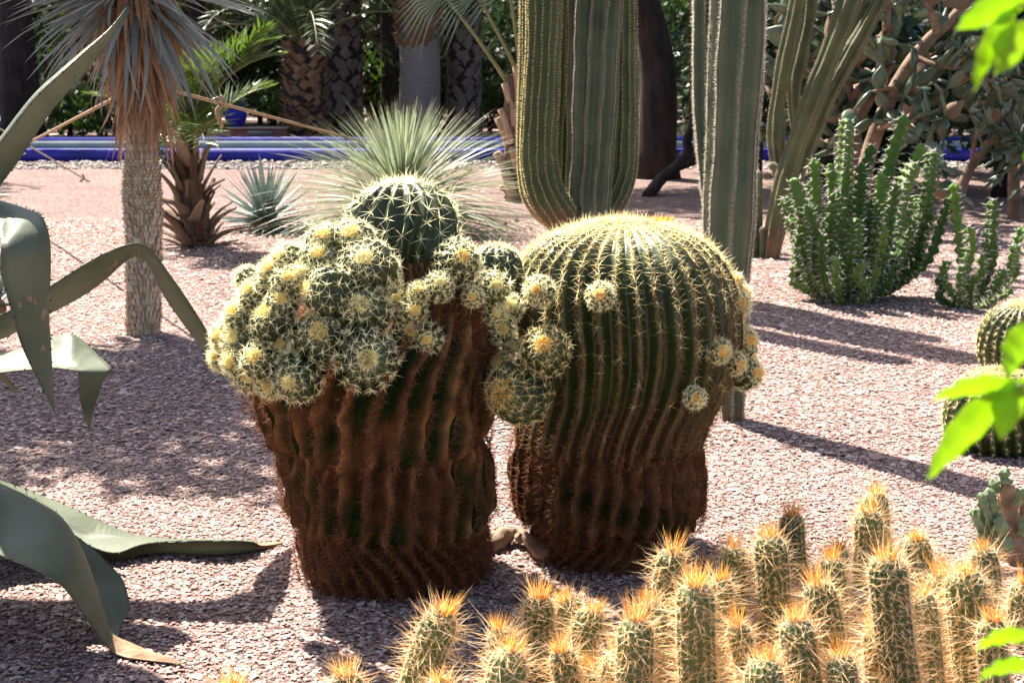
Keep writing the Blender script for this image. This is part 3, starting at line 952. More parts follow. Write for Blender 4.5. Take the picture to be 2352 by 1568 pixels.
def agave_leaf(parent, sts, cup=0.18, dry=0.0, core=True, teeth=True, thick=0.014, corner=None):
    """sts: rows of both leaf edges (x1, y1, Y1, x2, y2, Y2) in pixels and depth, from base to tip"""
    E = []
    for s in sts:
        a = np.array(s[:3]) if len(s) == 7 else AT(s[0], s[1], s[2])
        b = np.array(s[3:6]) if len(s) == 7 else AT(s[3], s[4], s[5])
        E.append(np.concatenate([a, b]))
    if core:
        c0 = corner if corner is not None else CORE + np.array([0.05, 0, 0.28])
        d = nrm((E[0][3:] - E[0][:3])) * 0.09
        E.insert(0, np.concatenate([c0 - d, c0 + d]))
    m = 46
    Q = crom(E, m)
    w = 9
    f = np.linspace(0, 1, w)
    A, B = Q[:, :3], Q[:, 3:]
    A[:, 2] = np.maximum(A[:, 2], 0.012)
    B[:, 2] = np.maximum(B[:, 2], 0.012)
    mid = (A + B) / 2
    T = nrm(np.gradient(mid, axis=0))
    Wd = B - A
    wl = np.linalg.norm(Wd, axis=1)
    Nn = nrm(np.cross(T, Wd))
    prof = 1 - (2 * f - 1) ** 2
    top = A[:, None, :] + Wd[:, None, :] * f[None, :, None] + (cup * wl)[:, None, None] * prof[None, :, None] * Nn[:, None, :]
    th = thick * np.clip(wl / 0.08, 0.15, 1)[:, None] * (0.25 + 0.75 * prof)[None, :]
    bot = top + th[..., None] * Nn[:, None, :]
    low = np.minimum(top[..., 2], bot[..., 2])
    lift = np.maximum(0.006 - low, 0)
    top[..., 2] += lift
    bot[..., 2] += lift
    V = np.concatenate([top.reshape(-1, 3), bot.reshape(-1, 3)])
    i, j = np.meshgrid(np.arange(m - 1), np.arange(w - 1), indexing='ij')
    q = np.stack([i * w + j, i * w + j + 1, (i + 1) * w + j + 1, (i + 1) * w + j], -1).reshape(-1, 4)
    o = m * w
    F = [q, q[:, ::-1] + o]
    sd = []
    for jj in (0, w - 1):
        ii = np.arange(m - 1)
        sd.append(np.stack([ii * w + jj, (ii + 1) * w + jj, (ii + 1) * w + jj + o, ii * w + jj + o], -1))
    ends = np.array([[0 * w + j_, 0 * w + j_ + 1, o + j_ + 1, o + j_] for j_ in range(w - 1)] + [[(m - 1) * w + j_, (m - 1) * w + j_ + 1, o + (m - 1) * w + j_ + 1, o + (m - 1) * w + j_] for j_ in range(w - 1)])
    F = np.vstack(F + sd + [ends])
    k0 = int((1 - dry) * (m - 1))
    row = (F.min(1) % o) // w
    gf, df = F[row < k0], F[row >= k0]
    leaf = part('leaf', V, gf, M['agave'], parent, smooth=True)
    if len(df):
        part('dry_tip', V, df, M['dry'], leaf, smooth=True)
    if teeth:
        for side, other in ((A, B), (B, A)):
            s = np.concatenate([[0], np.cumsum(np.linalg.norm(np.diff(side, axis=0), axis=1))])
            t = np.arange(s[-1] * 0.2, s[k0] * 0.97, 0.034)
            t = t + ga.normal(0, 0.007, len(t))
            P = np.stack([np.interp(t, s, side[:, q_]) for q_ in range(3)], -1)
            O = np.stack([np.interp(t, s, other[:, q_]) for q_ in range(3)], -1)
            Tn = np.stack([np.interp(t, s, T[:, q_]) for q_ in range(3)], -1)
            Vt, Ft = cones(P - nrm(P - O) * 0.001, nrm(P - O) + 0.55 * Tn, ga.uniform(0.008, 0.015, len(t)), 0.0034)
            part('teeth', Vt, Ft, M['agave_tooth'], leaf, kind='stuff')
    return leaf


ag = thing('agave', 'large grey green agave with toothed drooping and folded leaves beside the clustered cactus', 'agave', CORE)
agave_leaf(ag, [(-200, 610, 4.05, -130, 700, 4.15), (-85, 435, 4.05, -35, 485, 4.2), (0, 331, 4.06, 48, 362, 4.22), (81, 228, 4.08, 118, 257, 4.22), (144, 168, 4.12, 174, 192, 4.23), (188, 128, 4.16, 212, 147, 4.24), (249, 71, 4.22, 263, 81, 4.26), (293, 14, 4.30, 294, 15, 4.30)], cup=0.16)
agave_leaf(ag, [(-160, 470, 4.3, -160, 560, 3.9), (-60, 452, 4.3, -60, 548, 3.85), (20, 466, 4.25, 0, 547, 3.85), (70, 482, 4.15, 2, 555, 3.8), (98, 500, 4.02, 2, 572, 3.74), (114, 545, 3.95, 2, 600, 3.72), (117, 616, 3.92, 6, 640, 3.73), (113, 715, 3.9, 28, 715, 3.75), (118, 800, 3.88, 50, 790, 3.77), (122, 880, 3.86, 92, 880, 3.8), (127, 952, 3.84, 126, 950, 3.84)], cup=-0.08)
agave_leaf(ag, [(-120, 780, 4.3, -120, 835, 4.42), (0, 726, 4.35, 0, 782, 4.45), (112, 660, 4.4, 112, 722, 4.5), (181, 616, 4.42, 187, 682, 4.52), (225, 590, 4.45, 237, 647, 4.55), (269, 571, 4.46, 275, 612, 4.6), (312, 560, 4.47, 300, 585, 4.66), (341, 570, 4.48, 325, 586, 4.68), (362, 594, 4.5, 344, 603, 4.68), (385, 626, 4.52, 356, 640, 4.68), (410, 661, 4.54, 378, 682, 4.69), (437, 701, 4.57, 400, 716, 4.7), (466, 747, 4.6, 437, 766, 4.72), (491, 794, 4.65, 480, 822, 4.74), (520, 845, 4.7, 512, 860, 4.76), (550, 892, 4.78, 549, 892, 4.78)], cup=-0.1)
agave_leaf(ag, [(-80, 830, 4.38, -80, 880, 4.1), (0, 816, 4.28, 0, 856, 4.1), (70, 790, 4.3, 70, 848, 4.1), (112, 776, 4.3, 119, 844, 4.1), (160, 764, 4.28, 150, 847, 4.08), (195, 785, 4.27, 165, 849, 4.06), (226, 815, 4.22, 174, 850, 4.05), (256, 844, 4.14, 180, 853, 4.04), (246, 862, 4.11, 182, 878, 4.04), (228, 900, 4.1, 185, 920, 4.05), (213, 955, 4.08, 195, 955, 4.05), (205, 992, 4.06, 204, 991, 4.06)], cup=0.02)
agave_leaf(ag, [(-100, 1075, 4.62, -100, 1150, 4.2), (0, 1102, 4.65, 0, 1172, 4.25), (101, 1139, 4.65, 90, 1198, 4.25), (175, 1169, 4.63, 161, 1224, 4.25), (240, 1200, 4.62, 215, 1256, 4.27), (280, 1217, 4.6, 268, 1268, 4.31), (322, 1230, 4.58, 322, 1250, 4.36), (386, 1237, 4.55, 386, 1242, 4.38), (504, 1237, 4.5, 504, 1240, 4.36), (575, 1239, 4.5, 578, 1243, 4.40), (604, 1246, 4.5, 604, 1252, 4.45), (665, 1242, 4.52, 664, 1244, 4.52)], cup=0.3, dry=0.1)
agave_leaf(ag, [(-120, 1090, 3.9, -110, 1230, 3.45), (0, 1112, 3.9, 0, 1273, 3.45), (101, 1157, 3.86, 75, 1303, 3.46), (144, 1192, 3.82, 118, 1326, 3.48), (175, 1243, 3.78, 150, 1350, 3.5), (202, 1307, 3.75, 180, 1390, 3.53), (235, 1387, 3.7, 214, 1440, 3.57), (252, 1444, 3.66, 236, 1472, 3.6), (269, 1461, 3.66, 258, 1494, 3.6), (300, 1474, 3.64, 278, 1508, 3.58), (336, 1490, 3.62, 310, 1520, 3.56), (437, 1537, 3.52, 436, 1538, 3.52)], cup=-0.12, dry=0.27)
agave_leaf(ag, [(60, 1180, 3.9, 40, 1260, 3.7), (150, 1215, 3.9, 120, 1270, 3.75), (200, 1248, 3.88, 150, 1290, 3.8), (243, 1287, 3.86, 168, 1310, 3.8), (283, 1332, 3.83, 180, 1352, 3.76), (297, 1394, 3.78, 188, 1395, 3.72), (282, 1430, 3.74, 198, 1427, 3.7), (272, 1455, 3.7, 235, 1460, 3.68), (266, 1480, 3.66, 252, 1484, 3.64)], cup=0.16)
for k, (a, up, L) in enumerate([(2.0, 0.8, 1.1), (2.7, 0.5, 1.2), (3.4, 0.9, 1.0), (4.0, 0.4, 1.1), (1.35, 1.3, 1.2), (3.0, 1.6, 1.1)]):
    d = np.array([math.cos(a), math.sin(a), 0])
    sd = np.array([-math.sin(a), math.cos(a), 0])
    rows = []
    for u in np.linspace(0.05, 1, 7):
        c = CORE + d * L * u + np.array([0, 0, 0.2 + up * u - 0.9 * up * u * u])
        w = 0.10 * math.sin(min(1, u * 1.6) * 1.57) * (1 - u ** 3) + 0.001
        rows.append((*(c - sd * w), *(c + sd * w), 1))
    agave_leaf(ag, rows, cup=-0.15, core=False)
Cc = crom(np.array([CORE + [0, 0, -.01], CORE + [0, 0, .25], CORE + [0, 0, .75]]), 10)
Vc, Fc = tube(Cc, np.array([.17, .19, .19, .18, .16, .13, .1, .07, .04, .01]), 12)
part('leaf_core', Vc, Fc, M['agave'], ag, smooth=True)
#PART3
# ================================================================ column cacti
def column_stem(parent, path, n, depth, col1, col2, g, name='stem', spine=0.012, sp=0.012, nr=5, mat_sp=None, seglen=0.06, tip=False, browntop=None, brownbase=0.0, sharp=0.8, ph=0.0, swell=0.0):
    """path rows: px, py, Y, radius px"""
    pts = np.array([[*AT(a, b, c), d * SC(b, c)] for a, b, c, d in path])
    L = np.sum(np.linalg.norm(np.diff(pts[:, :3], axis=0), axis=1))
    m = int(np.clip(L / seglen, 20, 110))
    q = crom(pts, m)
    C, Rr = q[:, :3], np.maximum(q[:, 3], 0.006)
    s = np.concatenate([[0], np.cumsum(np.linalg.norm(np.diff(C, axis=0), axis=1))])
    if swell:
        Rr = Rr * (1 + swell * np.sin(s / 0.11 + g.uniform(0, 6)))
    if tip:
        d = s[-1] - s
        Rr = Rr * np.where(d < Rr * 1.3, np.sqrt(np.maximum(1 - (1 - d / (Rr * 1.3)) ** 2, 0.02)), 1)
    V, F, cr, nr_, tn, fr = ribtube(C, Rr, n, depth, spr=6, twist=ph + 0.12 * np.sin(s * 0.9 + g.uniform(0, 6)), p=sharp, wob=0.03, ribamp=0.015, g=g)
    k = np.clip(0.5 + 0.5 * nz(V, 3, g), 0, 1)[:, None]
    col = np.asarray(col1) * (1 - k) + np.asarray(col2) * k
    cl = np.clip(1 - fr * 5, 0, 1)[:, None] * 0.45
    col = col * (1 - cl) + np.array([0.24, 0.19, 0.13]) * cl
    if brownbase:
        z0 = C[:, 2].min()
        bb = np.clip((brownbase - (V[:, 2] - z0)) / (brownbase * 0.6) + 0.5 * nz(V, 5, g), 0, 0.85)[:, None]
        col = col * (1 - bb) + np.array([0.24, 0.135, 0.07]) * bb
    o = part(name, V, F, M['column'], parent, smooth=True, col=col)
    P, N_, T_, Fr = areoles(cr, nr_, tn, sp, 0.0, 1.0, g=g)
    Vs, Fs = star(P, N_, T_, nr, 1, spine, 0.0013, 0.55, g=g)
    part('spines', Vs, Fs, mat_sp or M['spine_white'], o, kind='stuff')
    return o


gc = np.random.default_rng(41)
CG, CG2 = (0.072, 0.112, 0.062), (0.122, 0.165, 0.098)
# tall slender column in front
b = G(1681, 962)
cc = thing('column_cactus', 'tall straight column cactus with pale spiny rib edges behind the domed barrel', 'cactus', b)
YD = b[1]
column_stem(cc, [(1681, 968, YD, 27), (1681, 930, YD, 30), (1680, 860, YD, 34), (1674, 740, YD, 46), (1672, 620, YD, 54), (1677, 480, YD, 59), (1684, 330, YD, 61), (1692, 170, YD, 63), (1700, 0, YD, 65), (1706, -200, YD, 64), (1710, -700, YD, 62), (1712, -1050, YD, 58)], 7, 0.44, CG, CG2, gc, brownbase=0.12, tip=True, spine=0.020, sp=0.011, ph=0.25, swell=0.022)
column_stem(cc, [(1655, 560, YD + .12, 20), (1640, 470, YD + .14, 26), (1628, 380, YD + .16, 27), (1618, 250, YD + .16, 27), (1616, 100, YD + .16, 27), (1618, -100, YD + .16, 27), (1618, -700, YD + .16, 26)], 6, 0.42, CG, CG2, gc, name='arm', tip=True, ph=0.6, spine=0.018)
column_stem(cc, [(1712, 540, YD + .05, 10), (1740, 500, YD + .02, 22), (1765, 440, YD + .0, 5)], 7, 0.3, CG, CG2, gc, name='arm', tip=True) if False else None
# thick candelabra group
YC = 10.2
cg = thing('column_cactus', 'thick branching column cactus with upswept arms curving from its base', 'cactus', np.array([AT(1350, 600, YC)[0], YC, 0]))
DG, DG2 = (0.058, 0.094, 0.032), (0.105, 0.14, 0.055)
base_py = 665
column_stem(cg, [(1352, base_py, YC, 44), (1352, 600, YC, 47), (1351, 500, YC, 49), (1352, 430, YC, 51), (1358, 330, YC, 54), (1362, 200, YC, 58), (1366, 80, YC, 60), (1370, -60, YC, 62), (1374, -400, YC, 62), (1376, -800, YC, 58)], 10, 0.36, CG, CG2, gc, name='trunk', tip=True, spine=0.016, swell=0.02)
AR = [[(1330, 545, YC, 34), (1290, 500, YC - .1, 42), (1252, 440, YC - .15, 46), (1238, 370, YC - .15, 45), (1240, 270, YC - .15, 44), (1247, 130, YC - .15, 42), (1250, 0, YC - .15, 44), (1250, -400, YC - .15, 44), (1250, -760, YC - .1, 42)],
      [(1340, 540, YC + .1, 30), (1305, 490, YC + .25, 34), (1288, 420, YC + .3, 32), (1290, 320, YC + .3, 31), (1296, 200, YC + .3, 31), (1296, 60, YC + .3, 31), (1296, -500, YC + .3, 30)],
      [(1350, 530, YC + .1, 34), (1392, 470, YC + .22, 42), (1418, 400, YC + .28, 44), (1424, 300, YC + .3, 43), (1424, 150, YC + .3, 41), (1422, 0, YC + .3, 41), (1420, -600, YC + .3, 40)],
      [(1330, 530, YC + .1, 30), (1250, 470, YC + .35, 36), (1224, 400, YC + .45, 34), (1222, 250, YC + .45, 33), (1226, 100, YC + .45, 33), (1230, -500, YC + .45, 32)],
      [(1360, 540, YC + .2, 30), (1360, 470, YC + .55, 40), (1365, 300, YC + .6, 40), (1370, -300, YC + .6, 38)]]
for p_ in AR:
    column_stem(cg, p_, 15, 0.2, DG, DG2, gc, name='arm', tip=True, brownbase=0.22, spine=0.014, mat_sp=M['spine_y'], sp=0.02, nr=4)
# leaning jointed cereus group
b = G(1768, 592)
YE = b[1]
ce = thing('cereus_cactus', 'leaning clump of jointed column cacti beside the thorny green bush', 'cactus', b)
EG, EG2 = (0.085, 0.105, 0.036), (0.145, 0.16, 0.065)
for p_, sw in [([(1768, 596, YE, 20), (1778, 520, YE, 22), (1796, 440, YE, 23), (1822, 350, YE, 23), (1850, 270, YE, 23), (1880, 190, YE, 24), (1912, 110, YE, 25), (1945, 20, YE, 26), (1985, -90, YE, 26), (2080, -350, YE, 24)], 0.06),
               ([(1792, 470, YE + .1, 14), (1790, 400, YE + .1, 17), (1783, 330, YE + .1, 18), (1784, 260, YE + .1, 19), (1796, 180, YE + .1, 19), (1812, 100, YE + .1, 18), (1826, 30, YE + .1, 20), (1840, -60, YE + .1, 20), (1850, -350, YE + .1, 18)], 0.12),
               ([(1775, 590, YE + .25, 17), (1800, 490, YE + .3, 18), (1838, 380, YE + .35, 20), (1868, 300, YE + .35, 21), (1905, 215, YE + .35, 21), (1940, 150, YE + .35, 20), (1985, 70, YE + .35, 20), (2030, -20, YE + .35, 19), (2090, -200, YE + .35, 18)], 0.09),
               ([(1838, 330, YE + .2, 9), (1826, 270, YE + .25, 14), (1824, 190, YE + .25, 17), (1842, 110, YE + .25, 18), (1858, 20, YE + .25, 18), (1866, -120, YE + .25, 17)], 0.1),
               ([(1905, 200, YE + .3, 10), (1942, 130, YE + .4, 16), (1965, 60, YE + .45, 17), (1975, -20, YE + .45, 18), (1990, -250, YE + .45, 16)], 0.1)]:
    column_stem(ce, p_, 6, 0.36, EG, EG2, gc, tip=True, swell=sw, brownbase=0.35 if p_[0][1] > 580 else 0, seglen=0.025, sp=0.018, spine=0.011, nr=4)
for x, y0, y1, r in [(1743, 560, 392, 9), (1737, 585, 485, 11), (1728, 590, 512, 11), (1752, 592, 520, 8)]:
    q = G(x, max(y0, 588))
    tp = AT(x, y1, q[1])
    o_ = thing('cereus_cactus', 'small upright ribbed cactus sprout at the foot of the leaning jointed clump', 'cactus', q, 'small column cactus sprouts')
    column_stem(o_, [(x, max(y0, 588) + 2, q[1], r), (x, (y0 + y1) / 2, q[1], r), (x, y1, q[1], r)], 9, 0.2, DG, DG2, gc, tip=True, spine=0.008, sp=0.02, seglen=0.02)
column_stem(ce, [(1782, 378, YE - .02, 4), (1775, 382, YE - .05, 9), (1768, 378, YE - .08, 9)], 9, 0.2, EG, EG2, gc, name='bud', tip=True, seglen=0.01)

# ================================================================ thorny euphorbia bushes
ge_ = np.random.default_rng(52)


def euphorbia(base, stems, label, grp):
    t_ = thing('euphorbia_bush', label, 'bush', base, grp)
    for (x, y, dY, rp, bx) in stems:
        Y = base[1] + dY
        foot = np.array([AT(bx, 700, Y)[0] * 0.55 + base[0] * 0.45, base[1] + dY * 0.4, -0.01])
        top = AT(x, y, Y)
        kn = np.array([(foot[0] * 0.3 + top[0] * 0.7), (foot[1] + top[1]) / 2, top[2] * 0.35])
        H = np.linalg.norm(top - foot)
        m = int(np.clip(H / 0.011, 24, 130))
        C = crom(np.array([foot, kn + ge_.normal(0, 0.02, 3), kn * 0.45 + top * 0.55 + ge_.normal(0, 0.028, 3), top]), m)
        s = np.concatenate([[0], np.cumsum(np.linalg.norm(np.diff(C, axis=0), axis=1))])
        r = rp * SC(y, Y) * ge_.uniform(0.95, 1.3)
        per = 0.062 * ge_.uniform(0.8, 1.2)
        lob = 0.45 + 0.62 * np.abs(np.sin(s * np.pi / per)) ** 0.9
        d = s[-1] - s
        Rr = r * lob * (0.7 + 0.3 * np.clip(s / 0.2, 0, 1)) * np.where(d < r, np.sqrt(np.maximum(1 - (1 - d / r) ** 2, 0.03)), 1)
        V, F, cr, nr_, tn, fr = ribtube(C, Rr, int(ge_.integers(3, 5)), 0.62, spr=6, twist=ge_.uniform(0, 6) + s * ge_.uniform(-1, 1), p=0.75, g=ge_)
        st_ = part('stem', V, F, M['euphorbia'], t_, smooth=True)
        ii = [int(np.argmin(np.abs(s - q))) for q in np.arange(per * 0.5, s[-1], per * 0.5)]
        P, N_, T_ = cr[ii].reshape(-1, 3), nr_[ii].reshape(-1, 3), tn[ii].reshape(-1, 3)
        B_ = np.cross(N_, T_)
        PP = np.vstack([P, P])
        DD = np.vstack([N_ + 0.8 * B_ + ge_.normal(0, .3, P.shape), N_ - 0.8 * B_ + ge_.normal(0, .3, P.shape)])
        Vs, Fs = cones(PP, DD, ge_.uniform(0.024, 0.05, len(PP)), 0.0042)
        part('thorns', Vs, Fs, M['euph_spine'], st_, kind='stuff')
    return t_


b1 = G(1950, 690)
S1 = [(1945, 272, 0, 19, 1930), (2078, 262, .35, 17, 2020), (1822, 408, -.1, 17, 1880), (1872, 362, .05, 17, 1900), (1905, 376, .15, 16, 1910), (1982, 372, -.05, 18, 1950), (2022, 398, .2, 15, 1990),
      (2100, 372, -.05, 19, 2010), (2120, 330, .25, 16, 2030), (1850, 470, -.25, 15, 1890), (1922, 440, -.2, 16, 1930), (2062, 420, -.2, 16, 1990), (2142, 345, .3, 14, 2040), (2146, 478, .1, 15, 2040),
      (1965, 500, -.3, 15, 1960), (1810, 500, .1, 14, 1870), (1885, 540, -.3, 14, 1900), (2030, 520, -.3, 15, 1990), (1935, 330, .2, 15, 1925), (2000, 330, .3, 14, 1960), (1840, 560, -.15, 13, 1880),
      (2090, 520, -.15, 15, 2020), (1860, 420, .3, 14, 1890), (2050, 340, .4, 14, 1995), (1990, 600, -.35, 14, 1975), (1920, 590, -.35, 13, 1920), (2180, 450, .2, 14, 2050), (1825, 610, .0, 12, 1870), (2108, 455, .35, 14, 2010), (1960, 420, .1, 16, 1950), (2005, 455, 0, 16, 1975), (1895, 470, 0, 15, 1905), (1800, 450, .25, 13, 1860), (2060, 600, -.25, 12, 2000)]
euphorbia(b1, S1, 'dense thorny green euphorbia bush with wavy upright stems on sunlit gravel', None)
b2 = G(2225, 705)
S2 = [(2192, 418, .25, 14, 2230), (2282, 455, .1, 14, 2250), (2335, 560, 0, 13, 2260), (2225, 520, -.1, 13, 2230), (2258, 585, -.2, 12, 2240), (2178, 600, -.1, 12, 2215), (2310, 620, -.1, 12, 2255), (2352, 520, .2, 13, 2270), (2150, 640, 0, 11, 2210), (2280, 540, .1, 12, 2250), (2210, 610, -.2, 11, 2225), (2325, 660, -.15, 11, 2260)]
euphorbia(b2, S2, 'low sparse thorny euphorbia with spreading stems beside the dense bush', None)

# ================================================================ golden barrels at the right
for (px, py, rp, gy, lab) in [(2352, 790, 104, 868, 'round golden barrel cactus standing behind a lower, wider one'), (2292, 962, 122, 1046, 'low golden barrel cactus with pale crown half hidden by bright leaves')]:
    gb = np.random.default_rng(px)
    b = G(px, gy)
    Yb = b[1] + 0.12
    r = rp * SC(py, Yb)
    t_ = thing('golden_barrel', lab, 'cactus', np.array([AT(px, py, Yb)[0], Yb, 0]))
    c = AT(px, py, Yb)
    c[2] = min(c[2], r * 0.78)
    pup_mesh(c, np.array([-0.1, -0.12, 1.0]), r, 26, t_, gb, name='body', sp_scale=0.42, Ls=0.03, spine_mat=M['spine_y'], flat=0.95, woolsize=1.1)

# ================================================================ knobbly succulent, lower right
def knobbly():
    gk = np.random.default_rng(61)
    b = G(2335, 1285)
    Y = b[1]
    t_ = thing('knobbly_succulent', 'small grey green knobbly succulent with a flaky tan trunk on gravel', 'succulent', b)

    def tub(path, m, mat, name, lump=0.0, par=t_, n=5, dep=0.3):
        q = crom(np.array([[*AT(x, y, Y + dy), r * SC(y, Y)] for x, y, dy, r in path]), m)
        s = np.concatenate([[0], np.cumsum(np.linalg.norm(np.diff(q[:, :3], axis=0), axis=1))])
        Rr = q[:, 3] * (1 + lump * np.sin(s / 0.0045))
        d = s[-1] - s
        Rr = Rr * np.where(d < Rr, np.sqrt(np.maximum(1 - (1 - d / np.maximum(Rr, 1e-4)) ** 2, 0.05)), 1)
        V, F, *_ = ribtube(q[:, :3], Rr, n, dep, spr=4, twist=gk.uniform(0, 6), p=1.2, g=gk)
        V = V + 0.004 * np.stack([nz(V, 60, gk), nz(V, 60, gk), nz(V, 60, gk)], -1)
        return part(name, V, F, mat, par, smooth=True)
    tub([(2335, 1292, 0, 46), (2325, 1250, 0, 38), (2318, 1200, 0, 26), (2312, 1140, 0, 21), (2306, 1100, 0, 18)], 30, M['knob_wood'], 'trunk', 0.02, n=7, dep=0.12)
    tub([(2345, 1250, .03, 22), (2352, 1180, .03, 18), (2358, 1120, .03, 16)], 20, M['knob_wood'], 'trunk', 0.02, n=7, dep=0.12)
    for p_ in [[(2306, 1110, -.02, 16), (2306, 1090, -.02, 15), (2307, 1072, -.02, 13)], [(2292, 1130, -.02, 10), (2285, 1110, -.02, 13), (2280, 1098, -.02, 12)], [(2300, 1210, -.05, 12), (2285, 1180, -.05, 14), (2275, 1140, -.05, 14), (2270, 1120, -.05, 12)],
               [(2290, 1230, -.06, 12), (2268, 1190, -.06, 14), (2258, 1150, -.06, 14), (2255, 1128, -.06, 12)], [(2280, 1250, -.06, 12), (2256, 1215, -.06, 14), (2242, 1185, -.06, 14), (2240, 1168, -.06, 12)], [(2285, 1265, -.08, 12), (2262, 1250, -.08, 14), (2250, 1220, -.08, 13)],
               [(2310, 1240, -.07, 10), (2298, 1205, -.09, 15), (2292, 1185, -.09, 14)], [(2320, 1262, -.08, 10), (2312, 1250, -.1, 15), (2308, 1230, -.1, 13)], [(2335, 1160, -.04, 9), (2345, 1140, -.05, 13), (2348, 1120, -.05, 12)], [(2345, 1230, -.05, 10), (2356, 1200, -.06, 14), (2358, 1180, -.06, 12)]]:
        tub(p_, 22, M['knob'], 'branch', 0.16)


knobbly()

# ================================================================ strap leaf helper
def strap_mesh(name, L, w, droop, mats, segs=7, tipfrac=0.0, fold=0.35, taper=1.0, thick=0.0):
    u = np.linspace(0, 1, segs + 1)
    ang = droop * u ** 1.4
    dx, dz = np.cos(ang), -np.sin(ang)
    x = np.concatenate([[0], np.cumsum((dx[1:] + dx[:-1]) / 2 * L / segs)])
    z = np.concatenate([[0], np.cumsum((dz[1:] + dz[:-1]) / 2 * L / segs)])
    ww = w * np.maximum((1 - u ** 2.2) ** taper, 0.03) * np.clip(0.7 + u * 2, 0, 1)
    V = []
    for i in range(segs + 1):
        V += [[x[i], -ww[i], z[i] + fold * ww[i]], [x[i], 0, z[i]], [x[i], ww[i], z[i] + fold * ww[i]]]
    F, mi = [], []
    for i in range(segs):
        for j in range(2):
            F.append([i * 3 + j, i * 3 + j + 1, i * 3 + j + 4, i * 3 + j + 3])
            mi.append(1 if (len(mats) > 1 and (i + 1) / segs > 1 - tipfrac) else 0)
    me = mesh_of(name, np.array(V), np.array(F), True, None, mats[0])
    for mm in mats[1:]:
        me.materials.append(mm)
    if len(mats) > 1:
        me.polygons.foreach_set('material_index', np.array(mi, np.int32))
    return me


def aim(pos, d, scale, roll=0.0, up=(0, 0, 1)):
    x = Vector(d).normalized()
    u = Vector(up)
    y = u.cross(x)
    if y.length < 1e-4:
        y = Vector((0, 1, 0)).cross(x)
    y.normalize()
    z = x.cross(y)
    Rm = Matrix((x, y, z)).transposed()
    Rm = Matrix.Rotation(roll, 3, x) @ Rm
    S = Matrix.Diagonal(Vector(scale) if hasattr(scale, '__len__') else Vector((scale,) * 3))
    return Matrix.Translation(Vector(pos)) @ (Rm @ S).to_4x4()


# ================================================================ yucca at the left
def yucca():
    gy = np.random.default_rng(71)
    b = G(330, 765)
    Y = b[1]
    t_ = thing('yucca', 'tree yucca with scaly pale trunk, brown dry skirt and blue grey crown', 'yucca', b)
    rows = [(775, 291, 366), (740, 288, 370), (650, 290, 371), (560, 288, 372), (500, 286, 373), (450, 282, 371), (400, 285, 367), (360, 289, 361), (330, 291, 357), (290, 290, 357), (250, 289, 357), (150, 285, 355), (50, 275, 350), (-60, 270, 345)]
    C, Rr = edges_to_stem(rows, Y, 120)
    V, F = tube(C, Rr * 0.93, 28)
    tr = part('trunk', V, F, M['yucca_bark'], t_, smooth=True)
    PV, PF, n = [], [], 0
    i = 0
    z = 0.0
    rowi = 0
    while z < C[-1, 2] - 0.35:
        j = np.interp(z, C[:, 2], np.arange(len(C)))
        c = np.array([np.interp(j, np.arange(len(C)), C[:, q]) for q in range(3)])
        r = np.interp(j, np.arange(len(C)), Rr)
        h = 0.036 if z < 0.70 else (0.020 if z < 1.02 else 0.045)
        h *= gy.uniform(0.85, 1.15)
        ring = gy.uniform(0.99, 1.035)
        nn = 40
        for k in range(nn):
            a = 2 * np.pi * (k + 0.5 * (rowi % 2)) / nn + gy.normal(0, 0.03)
            w = np.pi / nn * gy.uniform(0.75, 1.0)
            out = (1.03 + 0.05 * gy.random()) * ring
            zz = gy.normal(0, 0.0025)
            hh = h * gy.uniform(0.9, 1.15)
            for aa, rad, dz in ((a - w, 0.95, 0.0), (a + w, 0.95, 0.0), (a + w * .9, out, hh), (a - w * .9, out, hh), (a + w * .6, 0.93, hh * 1.05), (a - w * .6, 0.93, hh * 1.05)):
                PV.append([c[0] + math.cos(aa) * r * rad, c[1] + math.sin(aa) * r * rad, z + zz + dz])
            PF += [[n, n + 1, n + 2, n + 3], [n + 3, n + 2, n + 4, n + 5]]
            n += 6
        z += h
        rowi += 1
    part('trunk_scales', np.array(PV), np.array(PF), M['yucca_bark'], tr, kind='stuff')
    cz = C[-1]
    prot = [strap_mesh('leaf', 1.0, 0.020, dr, [M['yucca_leaf']], segs=6) for dr in (0.05, 0.2, 0.4, 0.6)]
    base = np.array(t_.location)
    ctr = AT(308, -70, Y)
    k = 0
    while k < 290:
        a = gy.uniform(0, 6.28)
        e = math.asin(gy.uniform(-0.75, 0.98))
        d = np.array([math.cos(a) * math.cos(e), math.sin(a) * math.cos(e), math.sin(e)])
        p = ctr + d * 0.05 + np.array([0, 0, -0.10 + 0.10 * math.sin(e)])
        L = gy.uniform(0.62, 0.80)
        inst('leaf', prot[min(3, int(gy.uniform(0, 2) + (1.2 - e) * 0.9))], t_, aim(p - base, d, (L, gy.uniform(0.8, 1.15), 1), gy.normal(0, 0.5)))
        k += 1
    prot2 = [strap_mesh('dry_leaf', 1.0, 0.013, dr, [M['yucca_dry']], segs=5) for dr in (0.1, 0.25, -0.15)]
    for k in range(300):
        a = gy.uniform(0, 6.28)
        u = gy.random()
        j = np.interp(1.35 + 0.0 + u * (ctr[2] - 1.40), C[:, 2], np.arange(len(C)))
        c = np.array([np.interp(j, np.arange(len(C)), C[:, q]) for q in range(3)])
        rr = 0.09 + 0.06 * u
        p = c + np.array([math.cos(a) * rr, math.sin(a) * rr, 0.10])
        d = np.array([math.cos(a) * (0.16 + 0.12 * u), math.sin(a) * (0.16 + 0.12 * u), -1]) + gy.normal(0, 0.05, 3)
        inst('dry_leaf', prot2[k % 3], t_, aim(p - base, d, (gy.uniform(0.34, 0.56), gy.uniform(0.9, 1.4), 1), gy.uniform(0, 6.28), up=(math.cos(a), math.sin(a), 0)))
    return ctr


